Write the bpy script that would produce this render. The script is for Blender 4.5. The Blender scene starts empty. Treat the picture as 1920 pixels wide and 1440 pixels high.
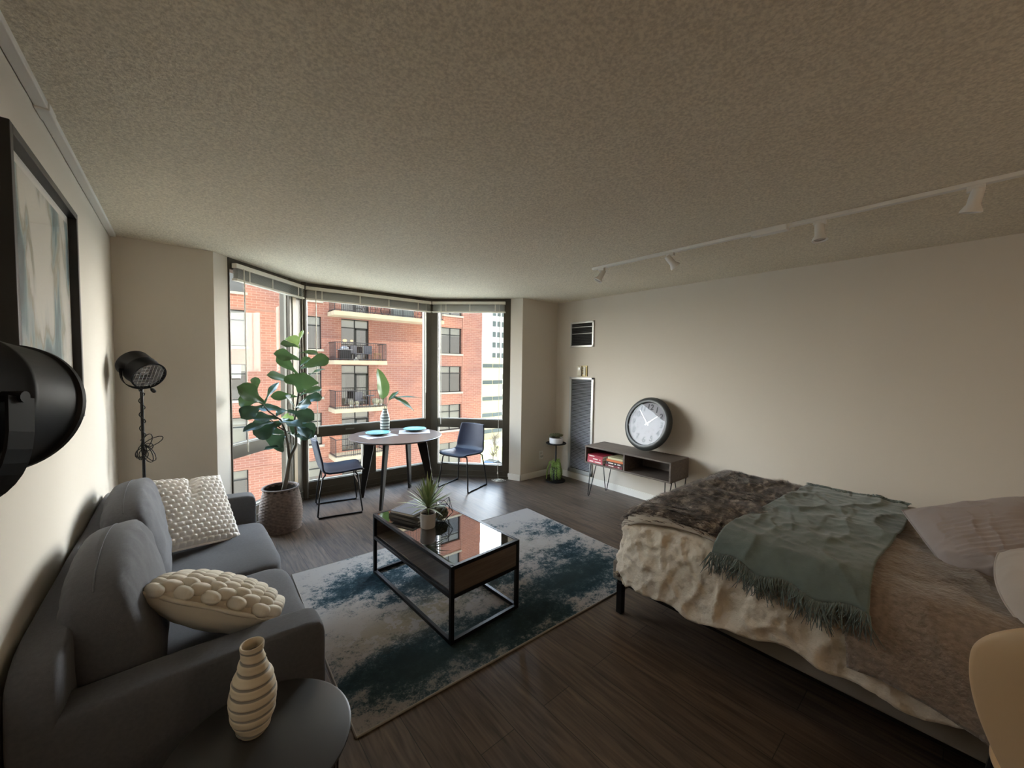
import bpy, bmesh, math, random
from mathutils import Vector, Matrix, Euler, noise
random.seed(11)
PI = math.pi
S = bpy.context.scene
COL = S.collection

# ------------------------------------------------------------ camera, world, sun, exposure
YAW, PITCH, ROLL, FPX, CAMZ = 0.7050, 0.0473, 0.0139, 729.3, 1.588
fw = Vector((math.sin(YAW)*math.cos(PITCH), math.cos(YAW)*math.cos(PITCH), -math.sin(PITCH)))
rt = Vector((math.cos(YAW), -math.sin(YAW), 0)); up = rt.cross(fw)
r2 = rt*math.cos(ROLL) + up*math.sin(ROLL); u2 = r2.cross(fw)
cd = bpy.data.cameras.new('camera'); cam = bpy.data.objects.new('camera', cd); COL.objects.link(cam)
cam.matrix_world = Matrix(((r2.x, u2.x, -fw.x, 0), (r2.y, u2.y, -fw.y, 0), (r2.z, u2.z, -fw.z, CAMZ), (0, 0, 0, 1)))
cd.sensor_width = 36; cd.lens = FPX*36/1920; cd.clip_start = .02; cd.clip_end = 800
S.camera = cam
S.view_settings.view_transform = 'Standard'; S.view_settings.look = 'None'
S.view_settings.gamma = 1; S.view_settings.use_curve_mapping = False
S.view_settings.exposure = 0.3
S.cycles.max_bounces = 12; S.cycles.diffuse_bounces = 7; S.cycles.transparent_max_bounces = 16
S.cycles.sample_clamp_indirect = 30; S.cycles.use_denoising = True

w = bpy.data.worlds.new('sky'); S.world = w; w.use_nodes = True
wn = w.node_tree; wn.nodes.clear()
o_ = wn.nodes.new('ShaderNodeOutputWorld'); bg = wn.nodes.new('ShaderNodeBackground')
tc = wn.nodes.new('ShaderNodeTexCoord'); sp = wn.nodes.new('ShaderNodeSeparateXYZ'); cr = wn.nodes.new('ShaderNodeValToRGB')
wn.links.new(tc.outputs['Generated'], sp.inputs[0]); wn.links.new(sp.outputs['Z'], cr.inputs[0])
cr.color_ramp.elements[0].position = 0.0; cr.color_ramp.elements[0].color = (1.0, .945, .86, 1)
cr.color_ramp.elements[1].position = .8; cr.color_ramp.elements[1].color = (.36, .62, 1.0, 1)
e = cr.color_ramp.elements.new(.22); e.color = (.90, .93, .95, 1)
def wmath(op, a, b_=None):
    n = wn.nodes.new('ShaderNodeMath'); n.operation = op
    for i, q in enumerate((a, b_)):
        if q is None: continue
        if isinstance(q, (int, float)): n.inputs[i].default_value = q
        else: wn.links.new(q, n.inputs[i])
    return n.outputs[0]
SKY_BASE, HAZE, CLEAR = 1.1, 45.0, 25.0                     # clear sky, and the bright hazy part of it low over the street beyond the brick building
hd = Vector((math.sin(math.radians(60))*math.cos(math.radians(11)), math.cos(math.radians(60))*math.cos(math.radians(11)), math.sin(math.radians(11))))
dp = wn.nodes.new('ShaderNodeVectorMath'); dp.operation = 'DOT_PRODUCT'; dp.inputs[1].default_value = hd; wn.links.new(tc.outputs['Generated'], dp.inputs[0])
lobe = wmath('POWER', wmath('MAXIMUM', dp.outputs['Value'], 0.0), 7.0)
lobe = wmath('MULTIPLY', lobe, wmath('GREATER_THAN', sp.outputs['Z'], -.02))
h2 = Vector((math.sin(math.radians(-48))*math.cos(math.radians(30)), math.cos(math.radians(-48))*math.cos(math.radians(30)), math.sin(math.radians(30))))
dp2 = wn.nodes.new('ShaderNodeVectorMath'); dp2.operation = 'DOT_PRODUCT'; dp2.inputs[1].default_value = h2; wn.links.new(tc.outputs['Generated'], dp2.inputs[0])
lobe2 = wmath('MULTIPLY', wmath('POWER', wmath('MAXIMUM', dp2.outputs['Value'], 0.0), 5.0), wmath('GREATER_THAN', sp.outputs['Z'], -.02))
st_w = wmath('ADD', wmath('ADD', wmath('MULTIPLY', lobe, HAZE), wmath('MULTIPLY', lobe2, CLEAR)), SKY_BASE)
wn.links.new(cr.outputs[0], bg.inputs['Color']); wn.links.new(st_w, bg.inputs['Strength'])
wn.links.new(bg.outputs[0], o_.inputs[0])

sd = bpy.data.lights.new('sun', 'SUN'); sd.energy = 1.9; sd.angle = math.radians(1.0); sd.color = (1, .9, .74)
sun = bpy.data.objects.new('sun', sd); COL.objects.link(sun)
sun.rotation_euler = Vector((-.45, .62, -.60)).to_track_quat('-Z', 'Y').to_euler()

# ------------------------------------------------------------ materials
MATS = {}
def mat(name, col, rough=.6, metal=0, bump=None, var=None, sheen=0, spec=.5, trans=0, coat=0, alpha=None):
    if name in MATS: return MATS[name]
    m = bpy.data.materials.new(name); m.use_nodes = True; nt = m.node_tree; b = nt.nodes['Principled BSDF']
    c = tuple(col) + (1,) if len(col) == 3 else col
    b.inputs['Base Color'].default_value = c; b.inputs['Roughness'].default_value = rough; b.inputs['Metallic'].default_value = metal
    b.inputs['Specular IOR Level'].default_value = spec; b.inputs['Sheen Weight'].default_value = sheen
    b.inputs['Coat Weight'].default_value = coat; b.inputs['Transmission Weight'].default_value = trans
    t = nt.nodes.new('ShaderNodeTexCoord')
    if var:   # (scale, amount) or (scale, amount, (sx,sy,sz))
        n = nt.nodes.new('ShaderNodeTexNoise'); n.inputs['Scale'].default_value = var[0]; n.inputs['Detail'].default_value = 6
        src = t.outputs['Object']
        if len(var) > 2:
            mp = nt.nodes.new('ShaderNodeMapping'); mp.inputs['Scale'].default_value = var[2]; nt.links.new(src, mp.inputs[0]); src = mp.outputs[0]
        nt.links.new(src, n.inputs['Vector'])
        r = nt.nodes.new('ShaderNodeValToRGB'); a = var[1]
        r.color_ramp.elements[0].position = .3; r.color_ramp.elements[1].position = .7
        r.color_ramp.elements[0].color = tuple(max(0, x*(1-a)) for x in c[:3]) + (1,)
        r.color_ramp.elements[1].color = tuple(min(1, x*(1+a)) for x in c[:3]) + (1,)
        nt.links.new(n.outputs['Fac'], r.inputs[0]); nt.links.new(r.outputs[0], b.inputs['Base Color'])
    if bump:  # (scale, strength, distance)
        n = nt.nodes.new('ShaderNodeTexNoise'); n.inputs['Scale'].default_value = bump[0]; n.inputs['Detail'].default_value = 4
        nt.links.new(t.outputs['Object'], n.inputs['Vector'])
        bp = nt.nodes.new('ShaderNodeBump'); bp.inputs['Strength'].default_value = bump[1]; bp.inputs['Distance'].default_value = bump[2]
        nt.links.new(n.outputs['Fac'], bp.inputs['Height']); nt.links.new(bp.outputs[0], b.inputs['Normal'])
    MATS[name] = m; return m

def glass_mat(name, tint=(1, 1, 1), refl=1.0, ior=1.5, rough=0.0, base=0.0, back=None):
    m = bpy.data.materials.new(name); m.use_nodes = True; nt = m.node_tree; nt.nodes.clear()
    o = nt.nodes.new('ShaderNodeOutputMaterial'); mx = nt.nodes.new('ShaderNodeMixShader')
    tr = nt.nodes.new('ShaderNodeBsdfTransparent'); gl = nt.nodes.new('ShaderNodeBsdfGlossy'); lw = nt.nodes.new('ShaderNodeLayerWeight')
    tr.inputs[0].default_value = tuple(tint) + (1,); gl.inputs['Roughness'].default_value = rough; lw.inputs['Blend'].default_value = .5
    f0 = ((ior-1)/(ior+1))**2
    pw = nt.nodes.new('ShaderNodeMath'); pw.operation = 'POWER'; pw.inputs[1].default_value = 5; nt.links.new(lw.outputs['Facing'], pw.inputs[0])
    ma = nt.nodes.new('ShaderNodeMath'); ma.operation = 'MULTIPLY_ADD'; ma.inputs[1].default_value = (1-f0)*min(refl, 1); ma.inputs[2].default_value = f0*refl + base
    ma.use_clamp = True
    nt.links.new(pw.outputs[0], ma.inputs[0]); nt.links.new(ma.outputs[0], mx.inputs[0])
    nt.links.new(tr.outputs[0], mx.inputs[1]); nt.links.new(gl.outputs[0], mx.inputs[2]); nt.links.new(mx.outputs[0], o.inputs[0])
    return m

def emis(name, col, s):
    m = bpy.data.materials.new(name); m.use_nodes = True; b = m.node_tree.nodes['Principled BSDF']
    b.inputs['Emission Color'].default_value = tuple(col)+(1,); b.inputs['Emission Strength'].default_value = s; b.inputs['Base Color'].default_value = tuple(col)+(1,)
    return m

# ------------------------------------------------------------ mesh builder
class MB:
    def __init__(s): s.v = []; s.f = []
    def add(s, vs, fs):
        n = len(s.v); s.v += [tuple(v) for v in vs]; s.f += [tuple(i+n for i in f) for f in fs]; return s
    def box(s, x0, x1, y0, y1, z0, z1, M=None):
        vs = [Vector((x, y, z)) for z in (z0, z1) for y in (y0, y1) for x in (x0, x1)]
        if M: vs = [M @ v for v in vs]
        return s.add(vs, [(0, 2, 3, 1), (4, 5, 7, 6), (0, 1, 5, 4), (2, 6, 7, 3), (0, 4, 6, 2), (1, 3, 7, 5)])
    def prism(s, pts, z0, z1):
        n = len(pts); vs = [(x, y, z0) for x, y in pts] + [(x, y, z1) for x, y in pts]
        return s.add(vs, [tuple(range(n))[::-1], tuple(range(n, 2*n))] + [(i, (i+1) % n, n+(i+1) % n, n+i) for i in range(n)])
    def tube(s, path, r, n=8, cap=True):
        P = [Vector(p) for p in path]; vs = []; fs = []; prev = None
        for i, p in enumerate(P):
            d = (P[min(i+1, len(P)-1)] - P[max(i-1, 0)]).normalized()
            if prev is None: a = d.orthogonal().normalized()
            else:
                a = prev - d*prev.dot(d)
                a = a.normalized() if a.length > 1e-6 else d.orthogonal().normalized()
            prev = a; b = d.cross(a); rr = r[i] if isinstance(r, (list, tuple)) else r
            for k in range(n):
                t = 2*PI*k/n; vs.append(p + (a*math.cos(t)+b*math.sin(t))*rr)
        for i in range(len(P)-1):
            for k in range(n): fs.append((i*n+k, i*n+(k+1) % n, (i+1)*n+(k+1) % n, (i+1)*n+k))
        if cap: fs += [tuple(range(n))[::-1], tuple(range((len(P)-1)*n, len(P)*n))]
        return s.add(vs, fs)
    def lathe(s, prof, n=40, M=None, cap0=True, cap1=True):
        vs = []; fs = []
        for r, z in prof:
            for k in range(n):
                t = 2*PI*k/n; v = Vector((r*math.cos(t), r*math.sin(t), z)); vs.append(M @ v if M else v)
        L = len(prof)
        for i in range(L-1):
            for k in range(n): fs.append((i*n+k, i*n+(k+1) % n, (i+1)*n+(k+1) % n, (i+1)*n+k))
        if cap0: fs.append(tuple(range(n))[::-1])
        if cap1: fs.append(tuple(range((L-1)*n, L*n)))
        return s.add(vs, fs)
    def grid(s, fn, nu, nv):
        vs = [fn(i/nu, j/nv) for j in range(nv+1) for i in range(nu+1)]
        return s.add(vs, [(j*(nu+1)+i, j*(nu+1)+i+1, (j+1)*(nu+1)+i+1, (j+1)*(nu+1)+i) for j in range(nv) for i in range(nu)])
    def build(s, name, m, parent=None, smooth=False, bevel=0, solid=0, sub=0, off=1, autosm=None):
        me = bpy.data.meshes.new(name); me.from_pydata(s.v, [], s.f); me.validate(); me.update()
        ms = m if isinstance(m, (list, tuple)) else [m]
        for q in ms: me.materials.append(q)
        if smooth:
            me.polygons.foreach_set('use_smooth', [True]*len(me.polygons))
            if autosm:
                try: me.set_sharp_from_angle(angle=math.radians(autosm))
                except Exception: pass
        o = bpy.data.objects.new(name, me); COL.objects.link(o)
        if parent: o.parent = parent
        if solid:
            q = o.modifiers.new('solid', 'SOLIDIFY'); q.thickness = solid; q.offset = off
        if bevel:
            q = o.modifiers.new('bevel', 'BEVEL'); q.width = bevel; q.segments = 3; q.limit_method = 'ANGLE'
        if sub:
            q = o.modifiers.new('sub', 'SUBSURF'); q.levels = q.render_levels = sub
        return o
def box(name, m, parent, x0, x1, y0, y1, z0, z1, bevel=0.002, M=None): return MB().box(x0, x1, y0, y1, z0, z1, M).build(name, m, parent, bevel=bevel)
def tag(o, label, cat, group=None):
    o['label'] = label; o['category'] = cat
    if group: o['group'] = group
    return o
def thing(name, label, cat, loc=(0, 0, 0), rz=0, group=None):
    o = bpy.data.objects.new(name, None); COL.objects.link(o); o.empty_display_size = .1
    o.location = loc; o.rotation_euler = (0, 0, rz); return tag(o, label, cat, group)
def struct(o): o['kind'] = 'structure'; return o
def plab(o, t): o['label'] = t; return o
def kids(o): return [c for c in COL.objects if c.parent == o]
def dup(root, label, loc=None, rz=None, group=None):
    m = {}
    def cp(o, par):
        c = o.copy(); COL.objects.link(c)
        if par: c.parent = par
        for k in kids(o): cp(k, c)
        return c
    c = cp(root, None); c['label'] = label
    if loc is not None: c.location = loc
    if rz is not None: c.rotation_euler = (0, 0, rz)
    if group: c['group'] = group
    return c
def nz(v, s=1.0, o=0.0): return noise.noise(Vector(v)*s + Vector((o, o*1.7, -o)))
def displace(o, fn):
    me = o.data; bm = bmesh.new(); bm.from_mesh(me); bm.normal_update()
    ds = [(v, v.normal.copy()*fn(v.co)) for v in bm.verts]
    for v, d in ds: v.co += d
    bm.to_mesh(me); bm.free(); me.update()
def softbox(hx, hy, hz, e=6, n=16):
    mb = MB(); vs = {}; V = []; F = []
    def idx(p):
        k = tuple(round(c, 4) for c in p)
        if k not in vs:
            q = sum(abs(c)**e for c in p)**(1/e); V.append((p[0]/q*hx, p[1]/q*hy, p[2]/q*hz)); vs[k] = len(V)-1
        return vs[k]
    for ax in range(3):
        for sg in (-1, 1):
            for i in range(n):
                for j in range(n):
                    q = []
                    for (a, b) in ((i, j), (i+1, j), (i+1, j+1), (i, j+1)):
                        u, w_ = -1+2*a/n, -1+2*b/n; p = [0, 0, 0]; p[ax] = sg; p[(ax+1) % 3] = u; p[(ax+2) % 3] = w_; q.append(idx(p))
                    F.append(tuple(q if sg > 0 else q[::-1]))
    return mb.add(V, F)
def look_mat(loc, xax, nrm):
    z = Vector(nrm).normalized(); x = Vector(xax); x = (x - z*x.dot(z)).normalized(); y = z.cross(x)
    return Matrix(((x.x, y.x, z.x, loc[0]), (x.y, y.y, z.y, loc[1]), (x.z, y.z, z.z, loc[2]), (0, 0, 0, 1)))

# palette
WALL = mat('wall_paint', (.665, .61, .53), .75, bump=(260, .12, .002))
TRIM = mat('white_trim', (.80, .77, .71), .45)
BRONZE = mat('bronze_frame', (.085, .072, .052), .42, .3, var=(3, .15))
BLACK = mat('black_metal', (.012, .012, .013), .38, .5)
SATIN = mat('satin_black', (.006, .006, .007), .5, spec=.22)
WHITEP = mat('white_plastic', (.78, .76, .72), .4)

# ceiling: stippled plaster
def ceil_mat():
    m = bpy.data.materials.new('stippled_ceiling'); m.use_nodes = True; nt = m.node_tree; b = nt.nodes['Principled BSDF']
    b.inputs['Roughness'].default_value = .9
    t = nt.nodes.new('ShaderNodeTexCoord'); n = nt.nodes.new('ShaderNodeTexNoise'); n.inputs['Scale'].default_value = 95; n.inputs['Detail'].default_value = 3
    nt.links.new(t.outputs['Object'], n.inputs['Vector'])
    r = nt.nodes.new('ShaderNodeValToRGB'); r.color_ramp.elements[0].position = .35; r.color_ramp.elements[1].position = .65
    r.color_ramp.elements[0].color = (.64, .575, .46, 1); r.color_ramp.elements[1].color = (.86, .785, .64, 1)
    nt.links.new(n.outputs['Fac'], r.inputs[0]); nt.links.new(r.outputs[0], b.inputs['Base Color'])
    bp = nt.nodes.new('ShaderNodeBump'); bp.inputs['Strength'].default_value = .9; bp.inputs['Distance'].default_value = .006
    nt.links.new(n.outputs['Fac'], bp.inputs['Height']); nt.links.new(bp.outputs[0], b.inputs['Normal'])
    return m
def floor_mat():
    m = bpy.data.materials.new('dark_plank_floor'); m.use_nodes = True; nt = m.node_tree; b = nt.nodes['Principled BSDF']
    t = nt.nodes.new('ShaderNodeTexCoord'); mp = nt.nodes.new('ShaderNodeMapping'); mp.inputs['Rotation'].default_value = (0, 0, PI/2)
    nt.links.new(t.outputs['Object'], mp.inputs[0])
    bk = nt.nodes.new('ShaderNodeTexBrick'); bk.inputs['Scale'].default_value = 1; bk.inputs['Brick Width'].default_value = 1.22; bk.inputs['Row Height'].default_value = .18
    bk.inputs['Mortar Size'].default_value = .002; bk.inputs['Mortar Smooth'].default_value = .3; bk.offset = .37
    bk.inputs['Color1'].default_value = (.105, .077, .057, 1); bk.inputs['Color2'].default_value = (.070, .050, .036, 1); bk.inputs['Mortar'].default_value = (.02, .016, .013, 1)
    nt.links.new(mp.outputs[0], bk.inputs['Vector'])
    m2 = nt.nodes.new('ShaderNodeMapping'); m2.inputs['Scale'].default_value = (28, 2.2, 1); nt.links.new(t.outputs['Object'], m2.inputs[0])
    n = nt.nodes.new('ShaderNodeTexNoise'); n.inputs['Scale'].default_value = 1.4; n.inputs['Detail'].default_value = 8; n.inputs['Distortion'].default_value = 1.1
    nt.links.new(m2.outputs[0], n.inputs['Vector'])
    r = nt.nodes.new('ShaderNodeValToRGB'); r.color_ramp.elements[0].position = .32; r.color_ramp.elements[1].position = .72
    r.color_ramp.elements[0].color = (.55, .53, .52, 1); r.color_ramp.elements[1].color = (1.75, 1.65, 1.55, 1)
    nt.links.new(n.outputs['Fac'], r.inputs[0])
    mx = nt.nodes.new('ShaderNodeMix'); mx.data_type = 'RGBA'; mx.blend_type = 'MULTIPLY'; mx.inputs[0].default_value = 1
    nt.links.new(bk.outputs['Color'], mx.inputs[6]); nt.links.new(r.outputs[0], mx.inputs[7]); nt.links.new(mx.outputs[2], b.inputs['Base Color'])
    b.inputs['Roughness'].default_value = .44
    bp = nt.nodes.new('ShaderNodeBump'); bp.inputs['Strength'].default_value = .25; bp.inputs['Distance'].default_value = .002
    nt.links.new(n.outputs['Fac'], bp.inputs['Height']); nt.links.new(bp.outputs[0], b.inputs['Normal'])
    return m
def wood_mat(name, c0, c1, rough=.45, axis=1, sc=1.0):
    m = bpy.data.materials.new(name); m.use_nodes = True; nt = m.node_tree; b = nt.nodes['Principled BSDF']; b.inputs['Roughness'].default_value = rough
    t = nt.nodes.new('ShaderNodeTexCoord'); mp = nt.nodes.new('ShaderNodeMapping'); s = [40*sc]*3; s[axis] = 2.5*sc; mp.inputs['Scale'].default_value = s
    nt.links.new(t.outputs['Object'], mp.inputs[0])
    n = nt.nodes.new('ShaderNodeTexNoise'); n.inputs['Scale'].default_value = 1; n.inputs['Detail'].default_value = 6; n.inputs['Distortion'].default_value = .8
    nt.links.new(mp.outputs[0], n.inputs['Vector'])
    r = nt.nodes.new('ShaderNodeValToRGB'); r.color_ramp.elements[0].position = .35; r.color_ramp.elements[1].position = .68
    r.color_ramp.elements[0].color = tuple(c0)+(1,); r.color_ramp.elements[1].color = tuple(c1)+(1,)
    nt.links.new(n.outputs['Fac'], r.inputs[0]); nt.links.new(r.outputs[0], b.inputs['Base Color'])
    return m

XL, XR, H, YB = -.377, 4.214, 2.5, -3.6
# ------------------------------------------------------------ room shell
bay = [(.33, 4.24), (1.065, 4.96), (2.67, 4.90), (3.46, 4.115)]
floor_pts = [(XL-.2, YB-.2), (XR+.2, YB-.2), (XR+.2, 4.0), (3.5, 4.3), (2.72, 5.08), (1.02, 5.12), (.2, 4.34), (XL-.2, 4.3)]
struct(MB().prism(floor_pts, -.15, 0).build('floor', floor_mat()))
struct(MB().prism(floor_pts, H, H+.25).build('ceiling', ceil_mat()))
struct(box('wall_left', WALL, None, XL-.2, XL, YB, 4.6, 0, H, 0))
struct(box('wall_right', WALL, None, XR, XR+.2, YB, 4.5, 0, H, 0))
struct(box('wall_back', WALL, None, XL-.2, XR+.2, YB-.2, YB, 0, H, 0))
struct(MB().prism([(XL, 4.115), (.22, 4.115), (.325, 4.235), (.20, 4.36), (.1, 4.6), (XL, 4.6)], 0, H).build('wall_front_left', WALL))
struct(MB().prism([(3.535, 3.95), (XR, 3.945), (XR, 4.5), (3.7, 4.5), (3.6, 4.26), (3.455, 4.12)], 0, H).build('wall_front_right', WALL))
def baseboard(name, a, b, n, h=.085):
    a = Vector((*a, 0)); b = Vector((*b, 0)); d = (b-a).normalized(); n = Vector((*n, 0)).normalized()
    mb = MB()
    for t, z0, z1 in ((.012, 0, h-.012), (.008, h-.012, h)):
        mb.add([a, b, b+n*t, a+n*t, a+Vector((0, 0, z1)), b+Vector((0, 0, z1)), b+n*t+Vector((0, 0, z1)), a+n*t+Vector((0, 0, z1))],
               [(0, 1, 2, 3), (4, 7, 6, 5), (0, 4, 5, 1), (1, 5, 6, 2), (2, 6, 7, 3), (3, 7, 4, 0)])
    return struct(mb.build(name, TRIM))
baseboard('baseboard_right', (XR, YB), (XR, 3.94), (-1, 0))
baseboard('baseboard_front_right', (XR-.012, 3.945), (3.535, 3.95), (0, -1))
baseboard('baseboard_front_column', (3.53, 3.95), (3.455, 4.12), (-.9, -.4))
baseboard('baseboard_front_left', (XL, 4.115), (.22, 4.115), (0, -1))
baseboard('baseboard_left', (XL, YB), (XL, 4.1), (1, 0))

# ------------------------------------------------------------ bay windows
PANE = glass_mat('window_glass', (.97, .98, .97), .35, 1.45)
BLIND = mat('blind_white', (.80, .76, .66), .5); SLAT = mat('blind_slats', (.40, .40, .35), .5)
def panel_frame(A, B):
    A = Vector((*A, 0)); B = Vector((*B, 0)); x = (B-A).normalized(); y = Vector((-x.y, x.x, 0))
    L = (B-A).length
    M = Matrix(((x.x, y.x, 0, A.x), (x.y, y.y, 0, A.y), (0, 0, 1, 0), (0, 0, 0, 1)))
    return M, L
def window(name, A, B, ul, ur, mull=None, extra=None):
    M, L = panel_frame(A, B); root = bpy.data.objects.new(name, None); COL.objects.link(root); root.matrix_world = M; struct(root)
    f = MB(); d0, d1 = 0, .11
    f.box(0, L, d0, d1, 0, .19); f.box(0, L, d0, d1, .71, .83); f.box(0, L, d0, d1, 2.40, H)
    f.box(-.002, ul, d0-.006, d1, 0, H); f.box(ur, L+.002, d0-.006, d1, 0, H)
    if mull: f.box(mull[0], mull[1], d0+.01, d1, .19, .71)
    f.box(0, L, -.014, 0, 0, .035); f.box(0, L, -.010, 0, .095, .105)
    f.box(ul, ur, .0, .012, .755, .762)
    struct(f.build('window_frame', BRONZE, root, bevel=.003))
    p = MB(); p.box(ul, ur, .055, .061, .83, 2.40); struct(p.build('window_pane', PANE, root))
    xs = [(ul, mull[0]), (mull[1], ur)] if mull else [(ul, ur)]
    for a, b in xs: struct(MB().box(a, b, .055, .061, .19, .71).build('window_pane', PANE, root))
    # light inner glazing beads
    g = MB(); t = .006
    for a, b, z0, z1 in [(ul, ur, .83, 2.40)] + [(a, b, .19, .71) for a, b in xs]:
        g.box(a, b, .03, .055, z0, z0+t); g.box(a, a+t, .03, .055, z0, z1); g.box(b-t, b, .03, .055, z0, z1)
    struct(g.build('glazing_bead', mat('bead', (.30, .27, .21), .5), root))
    return root, M, L
W1, M1, L1 = window('window_1', bay[0], bay[1], .01, .80)
W2, M2, L2 = window('window_2', bay[1], bay[2], .035, 1.525, (.68, .84))
W3, M3, L3 = window('window_3', bay[2], bay[3], .10, 1.02)
# corner posts
struct(MB().tube([(1.075, 4.975, 0), (1.075, 4.975, H)], .045, 12).build('trim_1', BRONZE))
struct(MB().tube([(2.675, 4.93, 0), (2.675, 4.93, H)], .04, 12).build('trim_2', BRONZE))
# sunlight painted tan on a post strip, and pull handle in the left bay
plab(struct(MB().box(.845, .90, -.012, -.006, 0.04, 2.40).build('sunlit_mullion', mat('sunlit_mullion_tan', (.40, .31, .20), .5), W1)), 'mullion strip with sunlight painted in as tan')
hd = MB().box(.46, .56, -.022, -.012, .775, .79); hd.box(.49, .52, -.012, 0, .775, .79)
struct(hd.build('latch_handle', mat('latch', (.25, .24, .2), .35, .8), W2))

def blind(M, L, x0, x1, label, wand_x, cord_x, cord_z, tapes):
    r = thing('window_blind', label, 'blind', group='raised blinds in the bay window'); r.matrix_world = M
    box('head_rail', BLIND, r, x0, x1, -.055, -.008, 2.415, 2.455)
    s = MB(); n = 11
    for k in range(n):
        z = 2.327+k*.0078
        s.add([(x0+.01, -.056, z), (x1-.01, -.056, z), (x1-.01, -.032, z+.005), (x0+.01, -.032, z+.005), (x1-.01, -.008, z), (x0+.01, -.008, z)], [(0, 1, 2, 3), (3, 2, 4, 5)])
    s.build('slat_stack', SLAT, r, solid=.0022)
    box('bottom_rail', BLIND, r, x0, x1, -.057, -.007, 2.305, 2.322)
    for t in tapes: MB().box(t, t+.012, -.061, -.058, 2.305, 2.418).build('ladder_tape', BLIND, r)
    MB().tube([(wand_x, -.066, 2.42), (wand_x, -.068, 2.25), (wand_x+.005, -.07, .76)], [.004, .0055, .0055], 8).build('wand', BLIND, r)
    path = [(cord_x, -.066, 2.42), (cord_x+.002, -.067, 1.6), (cord_x-.002, -.068, cord_z)]
    MB().tube(path, .0028, 6).build('cord', BLIND, r)
    return r
blind(M1, L1, .03, .99, 'raised white blind at the top of the left bay window', .10, .93, 1.1, [.17, .47, .87])
blind(M2, L2, .03, 1.585, 'raised white blind across the wide middle bay window', .13, 1.50, 1.2, [.19, .62, .98, 1.38])
b3 = blind(M3, L3, .03, 1.045, 'raised white blind at the top of the narrow right bay window', .16, .97, .10, [.22, .55, .90])
pile = []
for k in range(90):
    t = k*.55; rr = .05+.03*math.sin(k*.37)
    pile.append((.985+rr*1.5*math.cos(t)*(.6+.4*math.sin(k*.13)), -.10+rr*math.sin(t)*.8, .004+.010*abs(math.sin(k*.7))))
MB().tube([(.97, -.068, .10), (.975, -.08, .03)]+pile, .0024, 5).build('coiled_cord', BLIND, b3)
MB().lathe([(.002, 0), (.007, -.005), (.009, -.03), (.006, -.036)], 10, Matrix.Translation((.968, -.068, .12))).build('cord_tassel', BLIND, b3)

# ------------------------------------------------------------ left wall rail
rail = thing('track_rail', 'bare white track rail along the ceiling edge above the framed painting', 'track rail')
box('rail', WHITEP, rail, XL+.002, XL+.036, YB+.4, 4.04, 2.475, 2.5, .003)
box('joiner', WHITEP, rail, XL+.001, XL+.040, 2.16, 2.26, 2.468, 2.499, .004)

# ------------------------------------------------------------ track light over the bed side
tr = thing('track_light', 'white ceiling track light with four small adjustable spots', 'track light')
box('rail', WHITEP, tr, 2.903, 2.937, -1.2, 2.30, 2.478, 2.4995, .003)
box('power_feed', WHITEP, tr, 2.892, 2.948, .78, .98, 2.462, 2.499, .004)
BULB = mat('unlit_bulb', (.55, .53, .5), .2)
for (y, d, L) in ((2.20, (-.35, .25, -.75), .10), (1.55, (.35, -.35, -.6), .10), (.62, (-.1, -.1, -1), .11), (.02, (.15, .2, -1), .12)):
    d = Vector(d).normalized(); top = Vector((2.92, y, 2.478))
    sp_ = box('adapter', WHITEP, tr, 2.905, 2.935, y-.03, y+.03, 2.455, 2.478, .002)
    J = top+Vector((0, 0, -.055)); MB().tube([top-Vector((0, 0, .02)), J], .006, 8).build('stem', WHITEP, tr)
    Mx = look_mat(J, (0, 0, 1) if abs(d.z) < .9 else (1, 0, 0), d)
    h = MB().lathe([(.012, -.045), (.022, -.04), (.024, .0), (.024, .03), (.038, .055), (.040, .066), (.034, .066), (.030, .055)], 24, Mx, cap1=False).build('spot_head', WHITEP, tr, smooth=True, autosm=40)
    MB().lathe([(.001, .062), (.028, .060), (.029, .05), (.01, .04)], 20, Mx).build('bulb', BULB, h, smooth=True)

# ------------------------------------------------------------ kitchen ceiling lamp behind the camera (its warm light reaches the ceiling)
kl = thing('pendant_lamp', 'round frosted globe pendant lamp behind the camera', 'lamp', (1.7, -1.7, 0))
MB().lathe([(.06, 2.4995), (.06, 2.48), (.012, 2.47)], 24).build('ceiling_rose', WHITEP, kl, smooth=True, autosm=40)
MB().tube([(0, 0, 2.47), (0, 0, 2.09)], .004, 8).build('cord', BLACK, kl)
MB().lathe([(.015, 2.09)]+[(.13*math.sin(PI*k/16+.0001)+.0005, 1.95+.13*math.cos(PI*k/16)) for k in range(1, 16)]+[(.001, 1.82)], 32).build('globe', emis('warm_lamp', (1, .75, .53), 23), kl, smooth=True)

# ------------------------------------------------------------ vents, thermostat, outlet on the right
ALU = mat('aluminium', (.62, .62, .60), .38, .6); DARK = mat('dark_void', (.012, .012, .012), .8); LOUV = mat('louvre', (.46, .48, .52), .35, .5)
v = thing('air_vent', 'square metal air vent with dark louvres high on the bed wall', 'vent')
x = XR
f = MB()
for (y0, y1, z0, z1) in ((3.27, 3.68, 2.18, 2.205), (3.27, 3.68, 1.855, 1.88), (3.27, 3.295, 1.855, 2.205), (3.655, 3.68, 1.855, 2.205)): f.box(x-.018, x, y0, y1, z0, z1)
f.box(x-.014, x-.004, 3.29, 3.66, 2.125, 2.135); f.box(x-.014, x-.004, 3.29, 3.66, 2.035, 2.045)
f.build('vent_frame', ALU, v, bevel=.003)
MB().box(x-.003, x-.001, 3.29, 3.66, 1.875, 2.185).build('vent_back', DARK, v)
l = MB()
for k in range(13): l.box(x-.012, x-.004, 3.295, 3.655, 1.89+k*.022, 1.8925+k*.022)
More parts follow.
